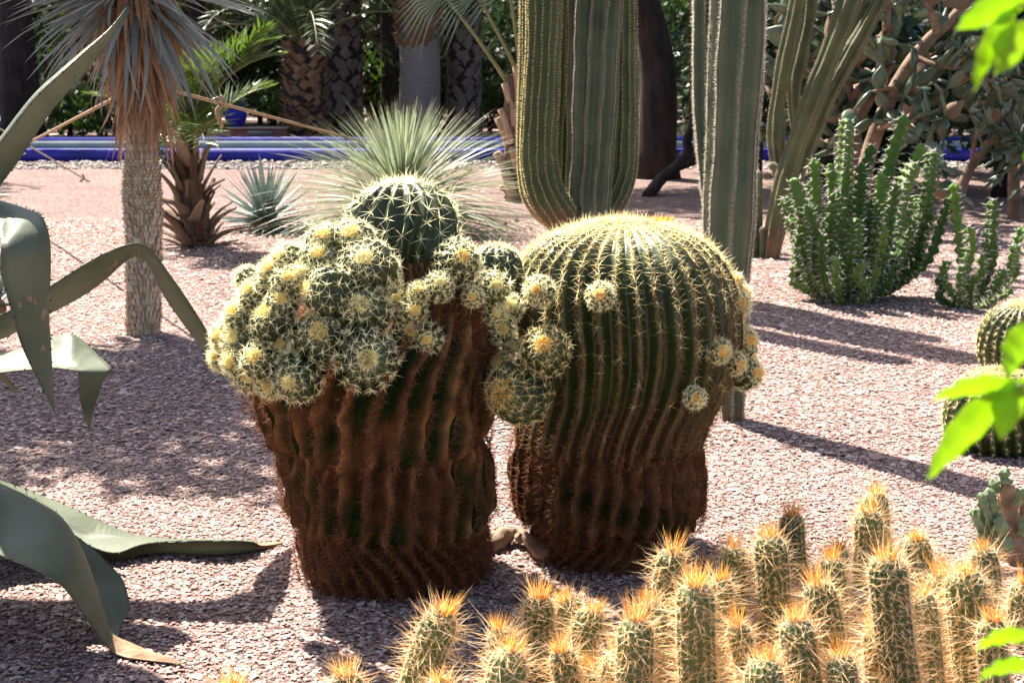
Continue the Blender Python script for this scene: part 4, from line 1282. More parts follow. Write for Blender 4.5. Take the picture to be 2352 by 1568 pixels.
YUC = yucca()


# ================================================================ small blue agave and grass tree
def rosette(b, n, L, w, mats, lab, cat, name, g, e0, e1, droops, hz, group=None, extra=0, tipf=0.0, segs=6, pw=1.0):
    t_ = thing(name, lab, cat, b, group)
    prot = [strap_mesh('leaf', 1.0, w, dr, mats, segs=segs, tipfrac=tipf) for dr in droops]
    Vc, Fc = tube(crom(np.array([[b[0], b[1], -.01], [b[0], b[1], hz * .6], [b[0], b[1], hz]]), 8), np.array([.10, .11, .11, .10, .09, .07, .05, .01]) * (L / 0.5), 10)
    part('core', Vc, Fc, mats[-1] if len(mats) > 1 else M['dry'], t_, smooth=True)
    ex = []
    for k in range(n + extra):
        a = k * 2.39996 + g.normal(0, 0.1)
        u = (k + 0.5) / (n + extra)
        e = e0 + (e1 - e0) * u ** pw + g.normal(0, 0.09)
        d = np.array([math.cos(a) * math.cos(e), math.sin(a) * math.cos(e), math.sin(e)])
        p = np.array([0, 0, hz * (0.35 + 0.6 * u)]) + d * 0.03
        q = int(np.clip((1 - u) * len(droops) + g.normal(0, 0.4), 0, len(droops) - 1))
        Lk_ = L * g.uniform(0.85, 1.08) * (1.12 - 0.64 * u if extra else 1.0)
        Mx = aim(p, d, (Lk_, g.uniform(0.85, 1.15), Lk_), g.normal(0, 0.25))
        if k < extra * 2 and k % 2:
            ex.append((prot[q], Mx))
        else:
            inst('leaf', prot[q], t_, Mx)
    if ex:
        VV, FF, MI, nn = [], [], [], 0
        for me, Mx in ex:
            v = np.array([(Mx @ vv.co)[:] for vv in me.vertices])
            f = np.array([p_.vertices[:] for p_ in me.polygons])
            VV.append(v)
            FF.append(f + nn)
            MI += [p_.material_index for p_ in me.polygons]
            nn += len(v)
        o = part('leaves', np.vstack(VV) + np.array(t_.location), np.vstack(FF), mats[0], t_, kind='stuff', smooth=True)
        for mm in mats[1:]:
            o.data.materials.append(mm)
        o.data.polygons.foreach_set('material_index', np.array(MI, np.int32))
    return t_


gz = np.random.default_rng(81)
rosette(G(612, 528), 120, 0.58, 0.027, [M['blue_agave']], 'small spiky blue agave rosette beside the young palm', 'agave', 'blue_agave', gz, -0.08, 1.4, (0.0, 0.05, 0.12), 0.14, pw=1.4)
rosette(G(-8, 722), 30, 0.30, 0.03, [M['blue_agave']], 'small dark agave rosette behind the large drooping agave', 'agave', 'blue_agave', gz, 0.0, 1.3, (0.0, 0.1, 0.3), 0.12)
rosette(G(925, 535), 300, 1.72, 0.010, [M['dasy'], M['dasy_tip']], 'large fountain shaped grass tree with hundreds of thin pale green leaves', 'grass tree', 'grass_tree', gz, -0.05, 1.4, (0.1, 0.3, 0.5, 0.7, 0.85), 0.40, extra=420, tipf=0.06, segs=14, pw=1.25)
rosette(G(-190, 560), 160, 1.0, 0.0075, [M['dasy'], M['dasy_tip']], 'wispy grass tree on the gravel past the big agave', 'grass tree', 'grass_tree', gz, -0.1, 1.5, (0.2, 0.5, 0.9), 0.4, tipf=0.12)


# ================================================================ palms
def bez(a, b_, c, m):
    t = np.linspace(0, 1, m)[:, None]
    return (1 - t) ** 2 * np.asarray(a) + 2 * t * (1 - t) * np.asarray(b_) + t ** 2 * np.asarray(c)


def frond_geo(C, n, ll, lw, g, start=0.18, vee=0.5, fwd=0.75):
    m = len(C)
    T, _, _ = frames(C)
    s = np.concatenate([[0], np.cumsum(np.linalg.norm(np.diff(C, axis=0), axis=1))])
    V, F = [], []
    k = 0
    for i in range(n):
        u = start + (1 - start) * (i + 0.5) / n
        sl = u * s[-1]
        p = np.array([np.interp(sl, s, C[:, q]) for q in range(3)])
        t = nrm(np.array([np.interp(sl, s, T[:, q]) for q in range(3)]))
        sd = nrm(np.cross(t, [0, 0, 1.0]))
        upv = np.cross(sd, t)
        for sg in (-1, 1):
            L = ll * (0.45 + 0.9 * math.sin(np.pi * min(1, 0.15 + 0.8 * u))) * g.uniform(0.8, 1.15)
            d = nrm(t * (fwd + 0.5 * u) + sg * sd + upv * vee * g.uniform(0.3, 1.3) + g.normal(0, 0.1, 3))
            wv = nrm(np.cross(d, upv + 0.3 * g.normal(0, 1, 3))) * lw
            mid = p + d * L * 0.45
            tip = p + d * L + np.array([0, 0, -0.12 * L])
            V += [p, mid + wv, tip, mid - wv]
            F.append([k, k + 1, k + 2, k + 3])
            k += 4
    return np.array(V), np.array(F)


def add_frond(parent, a, b_, c, n, ll, lw, g, mat, rr=0.012, name='frond', **kw):
    C = bez(a, b_, c, 18)
    o = part(name, *tube(C, np.linspace(rr, rr * 0.25, 18), 5), M['rachis'], parent, smooth=True)
    V, F = frond_geo(C, n, ll, lw, g, **kw)
    part('leaflets', V, F, mat, o, kind='stuff')
    return o


def boot_mesh(name, L, w, out, mat):
    u = np.linspace(0, 1, 8)
    C = np.stack([np.zeros(8), out * u ** 1.7 * L, u * L], -1)
    V, F = tube(C, w * (1 - 0.65 * u), 8)
    V[:, 1] = (V[:, 1] - np.interp(V[:, 2], C[:, 2], C[:, 1])) * 0.45 + np.interp(V[:, 2], C[:, 2], C[:, 1])
    return mesh_of(name, V, F, True, None, mat)


def young_palm():
    g = np.random.default_rng(91)
    b = G(452, 563)
    Y = b[1]
    t_ = thing('young_palm', 'young date palm with shaggy brown leaf bases and bright arching fronds', 'palm', b)
    C, Rr = edges_to_stem([(570, 410, 500), (520, 400, 500), (460, 396, 484), (400, 402, 470), (345, 412, 455), (320, 422, 446)], Y, 20)
    part('trunk', *tube(C, Rr * 0.7, 14), M['palm_trunk'], t_, smooth=True)
    prot = [boot_mesh('leaf_base', 1, w_, o_, M['palm_boot']) for o_, w_ in ((0.15, 0.13), (0.4, 0.17), (0.8, 0.22))]
    base = np.array(t_.location)
    for k in range(64):
        u = (k + 0.5) / 64
        a = k * 2.39996
        j = u * 15
        c = np.array([np.interp(j, np.arange(20), C[:, q]) for q in range(3)])
        r = np.interp(j, np.arange(20), Rr) * 0.72
        L = g.uniform(0.16, 0.30) + 0.22 * u * g.random()
        p = c + np.array([math.cos(a) * r, math.sin(a) * r, -0.04])
        Mx = Matrix.Translation(Vector(p - base)) @ Matrix.Rotation(a - math.pi / 2, 4, 'Z') @ Matrix.Rotation(-g.uniform(-0.1, 0.6), 4, 'X') @ Matrix.Rotation(g.normal(0, 0.22), 4, 'Y') @ Matrix.Diagonal((L, L, L, 1))
        inst('leaf_base', prot[int(np.clip((1 - u) * 3 + g.normal(0, .5), 0, 2))], t_, Mx)
    c0 = AT(432, 345, Y)
    FR = [((470, 190, 0), (612, 70, -.2)), ((455, 200, .1), (560, 90, .2)), ((420, 200, -.1), (372, 120, .1)), ((400, 230, .2), (350, 240, .3)), ((390, 300, 0), (365, 400, -.1)),
          ((430, 180, .3), (420, 90, .6)), ((400, 250, -.5), (380, 330, -.9)), ((445, 190, -.3), (500, 120, -.5)), ((420, 240, .5), (400, 190, 1.1)), ((460, 260, -.4), (470, 330, -1.0)), ((410, 190, 0), (440, 150, -.3))]
    for k, ((x1, y1, d1), (x2, y2, d2)) in enumerate(FR):
        add_frond(t_, c0 + g.normal(0, 0.03, 3), AT(x1, y1, Y + d1), AT(x2, y2, Y + d2), 38, 0.31, 0.011, g, M['palm'], rr=0.014, vee=0.6)
    for k in range(12):
        a = g.uniform(0, 6.28)
        L = g.uniform(0.7, 1.15)
        e = g.uniform(0.75, 1.35)
        d = np.array([math.cos(a) * math.cos(e), math.sin(a) * math.cos(e), math.sin(e)])
        add_frond(t_, c0 + g.normal(0, 0.03, 3), c0 + d * L * .7, c0 + d * L + np.array([math.cos(a) * .15, math.sin(a) * .15, -.3 * math.cos(e)]), 34, 0.28, 0.011, g, M['palm'], rr=0.014, vee=0.6)
    # one young spear of folded leaflets
    for k in range(3):
        add_frond(t_, AT(480, 230, Y - .1), AT(530, 150, Y - .15), AT(600 + 12 * k, 75 + 26 * k, Y - .2), 26, 0.30, 0.012, g, M['palm'], rr=0.01, vee=0.2, fwd=2.6)


young_palm()


def shingled(C, Rr, g, per, rowh, out=0.10, lean=1.6):
    PV, PF, n = [], [], 0
    H = C[-1, 2]
    z, rowi = 0.0, 0
    while z < H:
        c = np.array([np.interp(z, C[:, 2], C[:, q]) for q in range(2)])
        r = np.interp(z, C[:, 2], Rr)
        for k in range(per):
            a = 2 * np.pi * (k + 0.5 * (rowi % 2)) / per + g.normal(0, 0.16)
            w = np.pi / per * 1.05
            o_ = r * (1 + out * g.uniform(0.6, 1.7))
            hh = rowh * lean * g.uniform(0.55, 1.5)
            for aa, rad, dz in ((a, r * .96, -0.3 * rowh), (a + w, r * .98, hh * .45), (a + w * .25, o_, hh), (a - w * .25, o_, hh), (a - w, r * .98, hh * .45), (a, r * 1.05, hh * .4)):
                PV.append([c[0] + math.cos(aa) * rad, c[1] + math.sin(aa) * rad, max(0.0, z + dz)])
            PF += [[n, n + 1, n + 5], [n + 1, n + 2, n + 5], [n + 2, n + 3, n + 5], [n + 3, n + 4, n + 5], [n + 4, n, n + 5]]
            n += 6
        z += rowh
        rowi += 1
    return np.array(PV), np.array(PF)


def palm_tree(px, Y, wpx, H, lab, kind, g, nf=20, crownz=None, fl=2.6):
    x = AT(px, 300, Y)[0]
    b = np.array([x, Y, 0.0])
    t_ = thing('palm_tree', lab, 'palm', b)
    r = wpx / 2 * Y / 3267
    zz = np.linspace(-0.02, H, 14)
    C = np.stack([x + 0.04 * np.sin(zz), np.full(14, Y), zz], -1)
    Rr = r * (1.05 - 0.10 * zz / H)
    mt = {'grey': 'bark_grey', 'smooth': 'bark_smooth', 'orange': 'bark_orange'}[kind]
    tr = part('trunk', *tube(C, Rr, 18), M[mt if kind == 'smooth' else 'bark_dark'], t_, smooth=True)
    if kind != 'smooth':
        per, rh = (9, 0.16) if kind == 'grey' else (12, 0.11)
        V, F = shingled(C, Rr, g, per, rh, 0.12 if kind == 'grey' else 0.2)
        part('leaf_bases', V, F, M[mt], tr, kind='stuff')
    top = C[-1]
    for k in range(nf):
        a = k * 2.39996
        e = 1.25 - 1.5 * (k / nf) if kind != 'orange' else 1.35 - 1.0 * (k / nf)
        d = np.array([math.cos(a) * math.cos(e), math.sin(a) * math.cos(e), math.sin(e)])
        L = fl * g.uniform(0.85, 1.1)
        tip = top + d * L + np.array([0, 0, -0.55 * L * math.cos(e)])
        add_frond(t_, top, top + d * L * 0.6 + np.array([0, 0, 0.1 * L]), tip, 40, 0.36 * fl / 2.6, 0.016, g, M['palm_dark'], rr=0.03, start=0.12)
    return t_


gp = np.random.default_rng(101)
palm_tree(700, 31.0, 96, 2.05, 'stout date palm with rough orange brown trunk behind the blue pool', 'orange', gp, nf=26, fl=3.4)
palm_tree(790, 32.6, 80, 5.6, 'palm with grey diamond patterned trunk right beside the orange trunked palm', 'grey', gp)
t_ = palm_tree(962, 31.6, 90, 5.2, 'palm with smooth grey lower trunk and ragged brown skirt above', 'smooth', gp)
V, F = shingled(np.array([[AT(962, 300, 31.6)[0], 31.6, z] for z in np.linspace(2.1, 5.2, 8)]), np.full(8, 0.47), gp, 8, 0.2, 0.25, 1.8)
V[:, 2] += 2.0
part('dead_skirt', V[V[:, 2].argsort() * 0 + np.arange(len(V))], F, M['bark_orange'], t_, kind='stuff')
palm_tree(1064, 33.2, 72, 5.8, 'palm with slender grey scaly trunk beyond the grass tree', 'grey', gp)
palm_tree(200, 38.0, 60, 4.2, 'palm with drooping dark fronds beyond the left end of the pool', 'grey', gp, fl=3.0)
palm_tree(1240, 37.0, 60, 3.0, 'palm with feathery fronds behind the candelabra cactus', 'orange', gp, fl=3.2)
palm_tree(880, 40.0, 60, 2.6, 'low palm filling the gap between the smooth and grey trunks', 'orange', gp, fl=3.2)
palm_tree(470, 39.0, 60, 2.4, 'low shaded palm behind the young date palm', 'orange', gp, fl=3.2)


def fan_palm():
    g = np.random.default_rng(111)
    Y = 17.2
    b = np.array([AT(1176, 480, Y)[0], Y, 0])
    t_ = thing('fan_palm', 'young fan palm with cut tan leaf stubs and long bare leaf stalks', 'palm', b)
    C = np.array([AT(1172 + 6 * k % 9, 490 - 40 * k, Y) for k in range(9)])
    C[0, 2] = -0.01
    part('trunk', *tube(C, np.linspace(0.10, 0.075, 9), 10), M['palm_trunk'], t_, smooth=True)
    for (x0, y0, x1, y1, w) in [(1180, 470, 1158, 390, 13), (1178, 430, 1140, 350, 12), (1190, 420, 1178, 340, 13), (1182, 370, 1145, 270, 13), (1195, 350, 1188, 250, 12), (1185, 290, 1160, 190, 12), (1196, 260, 1186, 150, 12), (1200, 420, 1215, 330, 11), (1175, 330, 1150, 250, 10), (1200, 230, 1200, 140, 10), (1188, 470, 1200, 400, 12), (1170, 440, 1150, 430, 9)]:
        a, c = AT(x0, y0, Y + g.uniform(-.1, .1)), AT(x1, y1, Y - 0.06 + g.uniform(-.1, .1))
        m_ = (a + c) / 2 + np.array([0.03, 0, 0.0])
        V, F = tube(bez(a, m_, c, 8), w * SC(300, Y) * np.linspace(1.15, 0.8, 8), 8)
        part('leaf_stub', V, F, M['wood_cut'], t_, smooth=True)
    for (x0, y0, xm, ym, x1, y1, fx, fy) in [(1168, 195, 1110, 110, 1020, -10, 965, -60), (1192, 175, 1150, 90, 1095, -10, 1040, -90), (1196, 200, 1190, 100, 1170, -20, 1150, -120)]:
        p0, p1, p2 = AT(x0, y0, Y), AT(xm, ym - 8, Y - .1), AT(x1, y1, Y - .3)
        st_ = part('leaf_stalk', *tube(bez(p0, p1, p2, 12), np.linspace(0.026, 0.016, 12), 6), M['rachis'], t_, smooth=True)
        VV, FF, n = [], [], 0
        dirv = nrm(p2 - p1)
        for k in range(30):
            ang = -1.9 + 3.8 * k / 29
            sdv = np.array([0, -1.0, 0.15])
            d = nrm(dirv * math.cos(ang) + np.cross(dirv, sdv) * math.sin(ang) + 0.15 * sdv)
            L = 0.62
            tip = p2 + d * L + np.array([0, 0, -0.22])
            mid = p2 + d * L * 0.55
            w = nrm(np.cross(d, [0, 1, .2])) * 0.013
            VV += [p2, mid + w, tip, mid - w]
            FF.append([n, n + 1, n + 2, n + 3])
            n += 4
        part('fan_blade', np.array(VV), np.array(FF), M['fan'], st_, kind='stuff')


fan_palm()

# ================================================================ pool, pot and planter wall
pool = thing('pool_basin', 'long low cobalt blue basin wall with pale lining across the garden', 'basin', (0, 24.5, 0))
part('front_wall', *box(-20, 20, 24.5, 24.8, -0.02, 0.21), M['blue'], pool)
part('far_wall', *box(-20, 20, 28.35, 28.7, -0.02, 0.235), M['blue'], pool)
part('lining', *box(-20, 20, 28.30, 28.347, -0.02, 0.165), M['pale'], pool)
part('lining', *box(-20, 20, 24.803, 24.84, -0.02, 0.15), M['pale'], pool)
w_ = part('water', *box(-20, 20, 24.843, 28.297, 0.002, 0.035), M['water'])
tags(w_, 'still shallow water inside the blue basin', 'water', kind='structure')
e_ = part('garden_bed', *box(-60, 60, 28.72, 90, 0.001, 0.006), M['earth'])
tags(e_, 'brown earth of the shaded beds beyond the basin', 'ground', kind='structure')
for y0, y1 in ((33.9, 34.9), (36.2, 37.6), (44, 46)):
    e_ = part('path', *box(-40, 40, y0, y1, 0.007, 0.02), M['pink_path'])
    tags(e_, 'pink paved path running through the shaded beds', 'path', kind='structure')
scatter_chips('pebble_strip', 5200, 22.6, 24.45, 0.034, 'pale loose pebbles along the foot of the blue basin', M['pebble'], xr=(-12, 13), lowpoly=False, flat=0.5)
pw = thing('planter_wall', 'low terracotta planter wall with pink top behind the basin', 'wall', (AT(575, 300, 30)[0], 30.2, 0))
xa, xb = AT(528, 300, 30)[0], AT(655, 300, 30)[0]
part('wall', *box(xa, xb, 30.0, 30.35, 0, 0.33), M['terracotta'], pw)
part('coping', *box(xa - .03, xb + .03, 29.97, 30.38, 0.332, 0.37), M['pink_path'], pw)
part('wall', *box(xa - 1.1, xa - .003, 29.2, 29.5, 0, 0.22), M['terracotta'], pw)
gb_ = thing('stone_box', 'small grey lidded box standing before the terracotta planter wall', 'box', (AT(597, 300, 29.6)[0], 29.6, 0))
xc = AT(597, 300, 29.6)[0]
part('body', *box(xc - .22, xc + .22, 29.5, 29.8, 0, 0.22), M['terracotta'], gb_)
part('lid', *box(xc - .25, xc + .25, 29.46, 29.84, 0.222, 0.30), M['grey_box'], gb_)


def pot():
    g = np.random.default_rng(121)
    x = AT(541, 262, 30.17)[0]
    t_ = thing('flower_pot', 'glossy cobalt blue round pot with a pale succulent on the planter wall', 'pot', (x, 30.17, 0.37))
    prof = [(0.11, 0), (0.17, 0.06), (0.225, 0.16), (0.235, 0.25), (0.21, 0.35), (0.185, 0.40), (0.20, 0.43), (0.20, 0.45), (0.17, 0.45), (0.165, 0.40)]
    C = np.array([[x, 30.17, 0.371 + z] for r, z in prof])
    m = len(prof)
    a = np.arange(24) * 2 * np.pi / 24
    V = np.array([[x + r * math.cos(q), 30.17 + r * math.sin(q), 0.371 + z] for r, z in prof for q in a])
    i, j = np.meshgrid(np.arange(m - 1), np.arange(24), indexing='ij')
    F = np.stack([i * 24 + j, i * 24 + (j + 1) % 24, (i + 1) * 24 + (j + 1) % 24, (i + 1) * 24 + j], -1).reshape(-1, 4)
    part('vessel', V, F, M['blue'], t_, smooth=True)
    n = 240
    d = nrm(np.stack([g.normal(0, 1, n), g.normal(0, 1, n), np.abs(g.normal(0.3, .6, n))], -1))
    P = np.array([x, 30.17, 0.80]) + d * 0.05
    sd = nrm(np.cross(d, g.normal(0, 1, (n, 3)))) * 0.035
    L = g.uniform(0.14, 0.30, n)[:, None]
    V = np.stack([P, P + d * L * .6 + sd, P + d * L, P + d * L * .6 - sd], 1).reshape(-1, 3)
    part('succulent', V, np.arange(n * 4).reshape(-1, 4), M['succulent'], t_, kind='stuff')


pot()


# ================================================================ broadleaf trees, shrubs and wall behind
def leafcloud(cents, n, size, g):
    """n leaf blades spread through a set of (x, y, z, r, squash) clumps"""
    cents = np.asarray(cents, float)
    w = cents[:, 3] ** 2
    k = g.choice(len(cents), n, p=w / w.sum())
    d = nrm(g.normal(0, 1, (n, 3)))
    rad = cents[k, 3] * g.random(n) ** 0.4
    P = cents[k, :3] + d * rad[:, None] * np.stack([np.ones(n), np.ones(n), cents[k, 4]], -1)
    u = nrm(g.normal(0, 1, (n, 3)) + d * 0.6 + np.array([0, 0, -0.3]))
    v = nrm(np.cross(u, g.normal(0, 1, (n, 3))))
    s = size * g.lognormal(0, 0.3, n)[:, None]
    V = np.stack([P - u * s, P + v * s * 0.45, P + u * s, P - v * s * 0.45], 1)
    return V.reshape(-1, 3), np.arange(n * 4).reshape(-1, 4)


def tree(x, y, H, cr, lab, g, trunk_r=0.2, nl=3500, ls=0.11, mat='leaf', bark='bark_dark', grp=None, lean=0.0, offs=None, name='tree', squash=0.6):
    t_ = thing(name, lab, 'tree', (x, y, 0), grp)
    cx, cy = (offs or (0, 0))
    C = crom(np.array([[x, y, -.03], [x + lean * .3, y, H * .35], [x + cx * .5 + lean, y + cy * .5, H * .7], [x + cx, y + cy, H]]), 14)
    Rr = trunk_r * np.linspace(1.15, 0.5, 14)
    Rr[0] *= 1.25
    tr = part('trunk', *tube(C, Rr, 12), M[bark], t_, smooth=True)
    cl = []
    for k in range(9):
        a = g.uniform(0, 6.28)
        q = cr * 0.62 * math.sqrt(g.random())
        c = np.array([x + cx + math.cos(a) * q, y + cy + math.sin(a) * q, H + g.uniform(-0.1, 0.35) * cr])
        cl.append([*c, cr * g.uniform(0.38, 0.6), squash])
        part('limb', *tube(bez(C[-4], (C[-1] + c) / 2 + [0, 0, .2], c, 8), np.linspace(trunk_r * .4, trunk_r * .08, 8), 6), M[bark], tr, smooth=True)
    V, F = leafcloud(cl, nl, ls, g)
    part('crown', V, F, M[mat], t_, kind='stuff')
    return t_


gtr = np.random.default_rng(131)
tree(AT(1505, 410, 20.8)[0], 20.8, 5.2, 2.6, 'thick dark trunked tree standing in front of the basin', gtr, trunk_r=0.27, nl=4200, lean=-0.1, offs=(-1.0, 0.8))
tree(AT(1262, 400, 20.2)[0], 20.2, 5.0, 2.3, 'slim tree rising behind the candelabra cactus arms', gtr, trunk_r=0.10, nl=3600, offs=(-0.4, 0.2))
tree(-5.8, 10.0, 4.5, 1.8, 'leafy tree shading the gravel beside the agave', gtr, trunk_r=0.12, nl=6500, ls=0.085, offs=(0.8, -0.2))
tree(-4.6, 8.4, 4.2, 1.5, 'smaller leafy tree standing near the big agave', gtr, trunk_r=0.10, nl=4000, ls=0.08, offs=(1.2, 0.95))
tree(-10.2, 21.5, 5.0, 2.2, 'leafy tree standing before the left end of the basin', gtr, trunk_r=0.16, nl=2600)
tree(4.25, 19.2, 5.3, 2.7, 'leafy tree hidden behind the jointed column cacti', gtr, trunk_r=0.12, nl=5200, ls=0.12, offs=(-1.0, 0))
tree(7.6, 17.2, 5.2, 2.5, 'leafy tree shading the sprawling prickly pears', gtr, trunk_r=0.13, nl=5000, ls=0.12, offs=(-0.8, 0.3))
tree(AT(35, 320, 31)[0], 31.5, 5.5, 3.2, 'broad dark trunked tree behind the left end of the basin', gtr, trunk_r=0.42, nl=4200)
BT = [(-14, 36, 6.2, 4.0), (-8.5, 38.5, 6.4, 4.0), (-3.2, 37.5, 6.8, 3.8), (1.8, 38, 6.4, 3.8), (7.2, 36.5, 6.3, 3.8), (12.5, 34, 6.0, 3.8), (16, 42, 6.5, 4.2), (-11, 46, 7.2, 4.5), (-4, 47, 7.4, 4.5), (4, 47, 7.2, 4.5), (11, 47, 7.2, 4.5), (-18, 45, 7, 4.5), (9.0, 27.0 + 4, 5.6, 3.2), (5.0, 31.5, 6.0, 3.0), (-1.0, 33.5, 6.2, 3.2), (-7.4, 34.2, 6.0, 3.2)]
for k, (x, y, H, cr) in enumerate(BT):
    tree(x, y, H, cr, 'tall broadleaf tree closing the garden behind the palms', gtr, trunk_r=gtr.uniform(0.14, 0.26), nl=4200, ls=0.16, mat='leaf', grp='tall trees behind the palms')


def shrub(x, y, w, h, lab, g, n=1500, ls=0.09, mat='leaf_dark', grp=None):
    t_ = thing('shrub', lab, 'shrub', (x, y, 0), grp)
    cl = []
    for k in range(7):
        c = np.array([x + g.normal(0, w * .3), y + g.normal(0, w * .25), h * g.uniform(.35, .8)])
        cl.append([*c, w * g.uniform(.28, .45), min(1.2, h / w)])
        part('stem', *tube(bez([x + g.normal(0, .05), y, -.02], [x, y, h * .3], c, 7), np.linspace(.03, .01, 7), 5), M['bark_dark'], t_, smooth=True)
    V, F = leafcloud(cl, n, ls, g)
    V[:, 2] = np.maximum(V[:, 2], 0.01)
    part('foliage', V, F, M[mat], t_, kind='stuff')


gs = np.random.default_rng(141)
for k in range(22):
    x = -15.5 + 31 * (k + 0.5) / 22 + gs.normal(0, .3)
    shrub(x, gs.uniform(38.2, 43), gs.uniform(2.2, 3.4), gs.uniform(2.2, 4.2), 'dark leafy shrub filling the shaded bed behind the palm trunks', gs, n=1500, ls=0.13, mat='leaf_dark' if k % 3 else 'leaf', grp='dark shrubs behind the palms')
for x, y, w, h in [(AT(160, 300, 33)[0], 33, 1.6, 1.3), (AT(260, 300, 32)[0], 32.2, 1.2, 1.6), (AT(620, 300, 33)[0], 35.4, 1.6, 1.2), (AT(1120, 300, 33)[0], 35.2, 1.6, 1.4), (AT(380, 300, 33)[0], 33, 1.3, 1.0)]:
    shrub(x, y, w, h, 'low fresh green shrub in the bed just beyond the basin', gs, n=900, ls=0.10, mat='leaf', grp='low green shrubs beyond the basin')
for x, y, w, h in [(4.4, 26.2 + 3.2, 2.4, 3.2), (6.6, 22.5, 2.2, 2.6), (8.2, 20.5, 2.4, 3.0), (5.2, 19.4, 1.8, 2.4), (7.0, 18.0, 2.0, 2.6), (4.3, 18.6, 1.5, 2.0), (6.0, 17.6, 1.8, 2.4), (3.7, 21.5, 1.8, 2.4)]:
    shrub(x, y, w, h, 'dense dark shrub behind the prickly pears', gs, n=2600, ls=0.09, mat='leaf_dark', grp='dark shrubs behind the prickly pears')
for k in range(20):
    x = -21 + 42 * (k + 0.5) / 20 + gs.normal(0, .4)
    shrub(x, gs.uniform(49, 57), gs.uniform(3.4, 4.6), gs.uniform(4.2, 5.8), 'tall dark shrub against the high garden wall', gs, n=1700, ls=0.2, mat='leaf_dark', grp='tall shrubs along the garden wall')
gw = thing('garden_wall', 'high ochre garden wall closing the view behind the trees', 'wall', (0, 62, 0))
part('wall', *box(-60, 60, 62, 62.5, -0.05, 6.0), M['terracotta'], gw)
part('coping', *box(-60, 60, 61.94, 62.56, 6.003, 6.12), M['terracotta'], gw)


# bent bare stem before the basin
def bent_stem():
    Y0 = G(1490, 445)[1]
    p = [G(1487, 452), AT(1520, 410, Y0), AT(1555, 382, Y0), AT(1580, 350, Y0), AT(1578, 320, Y0), AT(1592, 285, Y0), AT(1592, 200, Y0), AT(1600, 60, Y0), AT(1610, -120, Y0)]
    t_ = thing('bare_tree', 'crooked bare grey stem bending upward behind the slender column cactus', 'tree', p[0])
    part('trunk', *tube(crom(np.array(p), 40), np.linspace(0.08, 0.04, 40), 10), M['bark_dark'], t_, smooth=True)
    part('limb', *tube(crom(np.array([AT(1555, 382, Y0), AT(1600, 368, Y0), AT(1660, 360, Y0 + .1), AT(1730, 330, Y0 + .3)]), 16), np.linspace(0.07, 0.03, 16), 8), M['bark_dark'], t_, smooth=True)


bent_stem()


# ================================================================ prickly pear trees
def pad_mesh(name, mat, w=0.5):
    V, F = [], []
    nu, nv = 9, 10
    for i in range(nu):
        t = i / (nu - 1)
        rad = math.sin(math.pi * min(1, 0.06 + 0.94 * t) ** 0.85) if 0 < i < nu - 1 else 0.05
        for j in range(nv):
            a = 2 * math.pi * j / nv
            V.append([w * rad * math.cos(a), 0.10 * (0.35 + 0.65 * rad) * math.sin(a), t])
    i, j = np.meshgrid(np.arange(nu - 1), np.arange(nv), indexing='ij')
    F = np.stack([i * nv + j, i * nv + (j + 1) % nv, (i + 1) * nv + (j + 1) % nv, (i + 1) * nv + j], -1).reshape(-1, 4)
    return mesh_of(name, np.array(V), F, True, None, mat)


PADS = [pad_mesh('pad', M['pad'], 0.26), pad_mesh('pad', M['pad'], 0.17), pad_mesh('pad', M['pad'], 0.34)]
PADO = pad_mesh('pad', M['pad_old'], 0.3)


def opuntia(base, branches, npads, lab, g, lmin=0.16, lmax=0.30, old=0.08, narrow=False, droop=0.0, dead=False):
    t_ = thing('prickly_pear', lab, 'cactus', base)
    b0 = np.array(t_.location)
    seeds = []
    for path, r0, r1 in branches:
        q = crom(np.array([p if len(p) == 3 and isinstance(p, np.ndarray) else AT(*p) for p in path]), 24)
        part('branch', *tube(q, np.linspace(r0, r1, 24), 9), M['branch'], t_, smooth=True)
        for k in range(8, 24):
            seeds.append((q[k], nrm(q[k] - q[k - 1])))
    live = []
    for k in range(npads):
        if live and g.random() < 0.62:
            p, d = live[int(g.integers(max(0, len(live) - 60), len(live)))]
            d = nrm(d + g.normal(0, 0.55, 3) + np.array([0, 0, 0.15 - droop]))
        else:
            p, d = seeds[int(g.integers(0, len(seeds)))]
            d = nrm(g.normal(0, 1, 3) + d * 0.5 + np.array([0, 0, 0.2 - droop]))
        L = g.uniform(lmin, lmax)
        z = Vector(d)
        x = Vector(g.normal(0, 1, 3)).cross(z).normalized()
        yv = z.cross(x)
        Mx = Matrix.Translation(Vector(p - d * 0.015 - b0)) @ (Matrix((x, yv, z)).transposed() @ Matrix.Diagonal((L, L, L))).to_4x4()
        me = PADO if g.random() < old else (PADS[1] if narrow else PADS[int(g.integers(0, 3))])
        inst('pad', me, t_, Mx)
        tip = p + d * L * 0.97
        if tip[2] > 0.25:
            live.append((tip, d))
    return t_


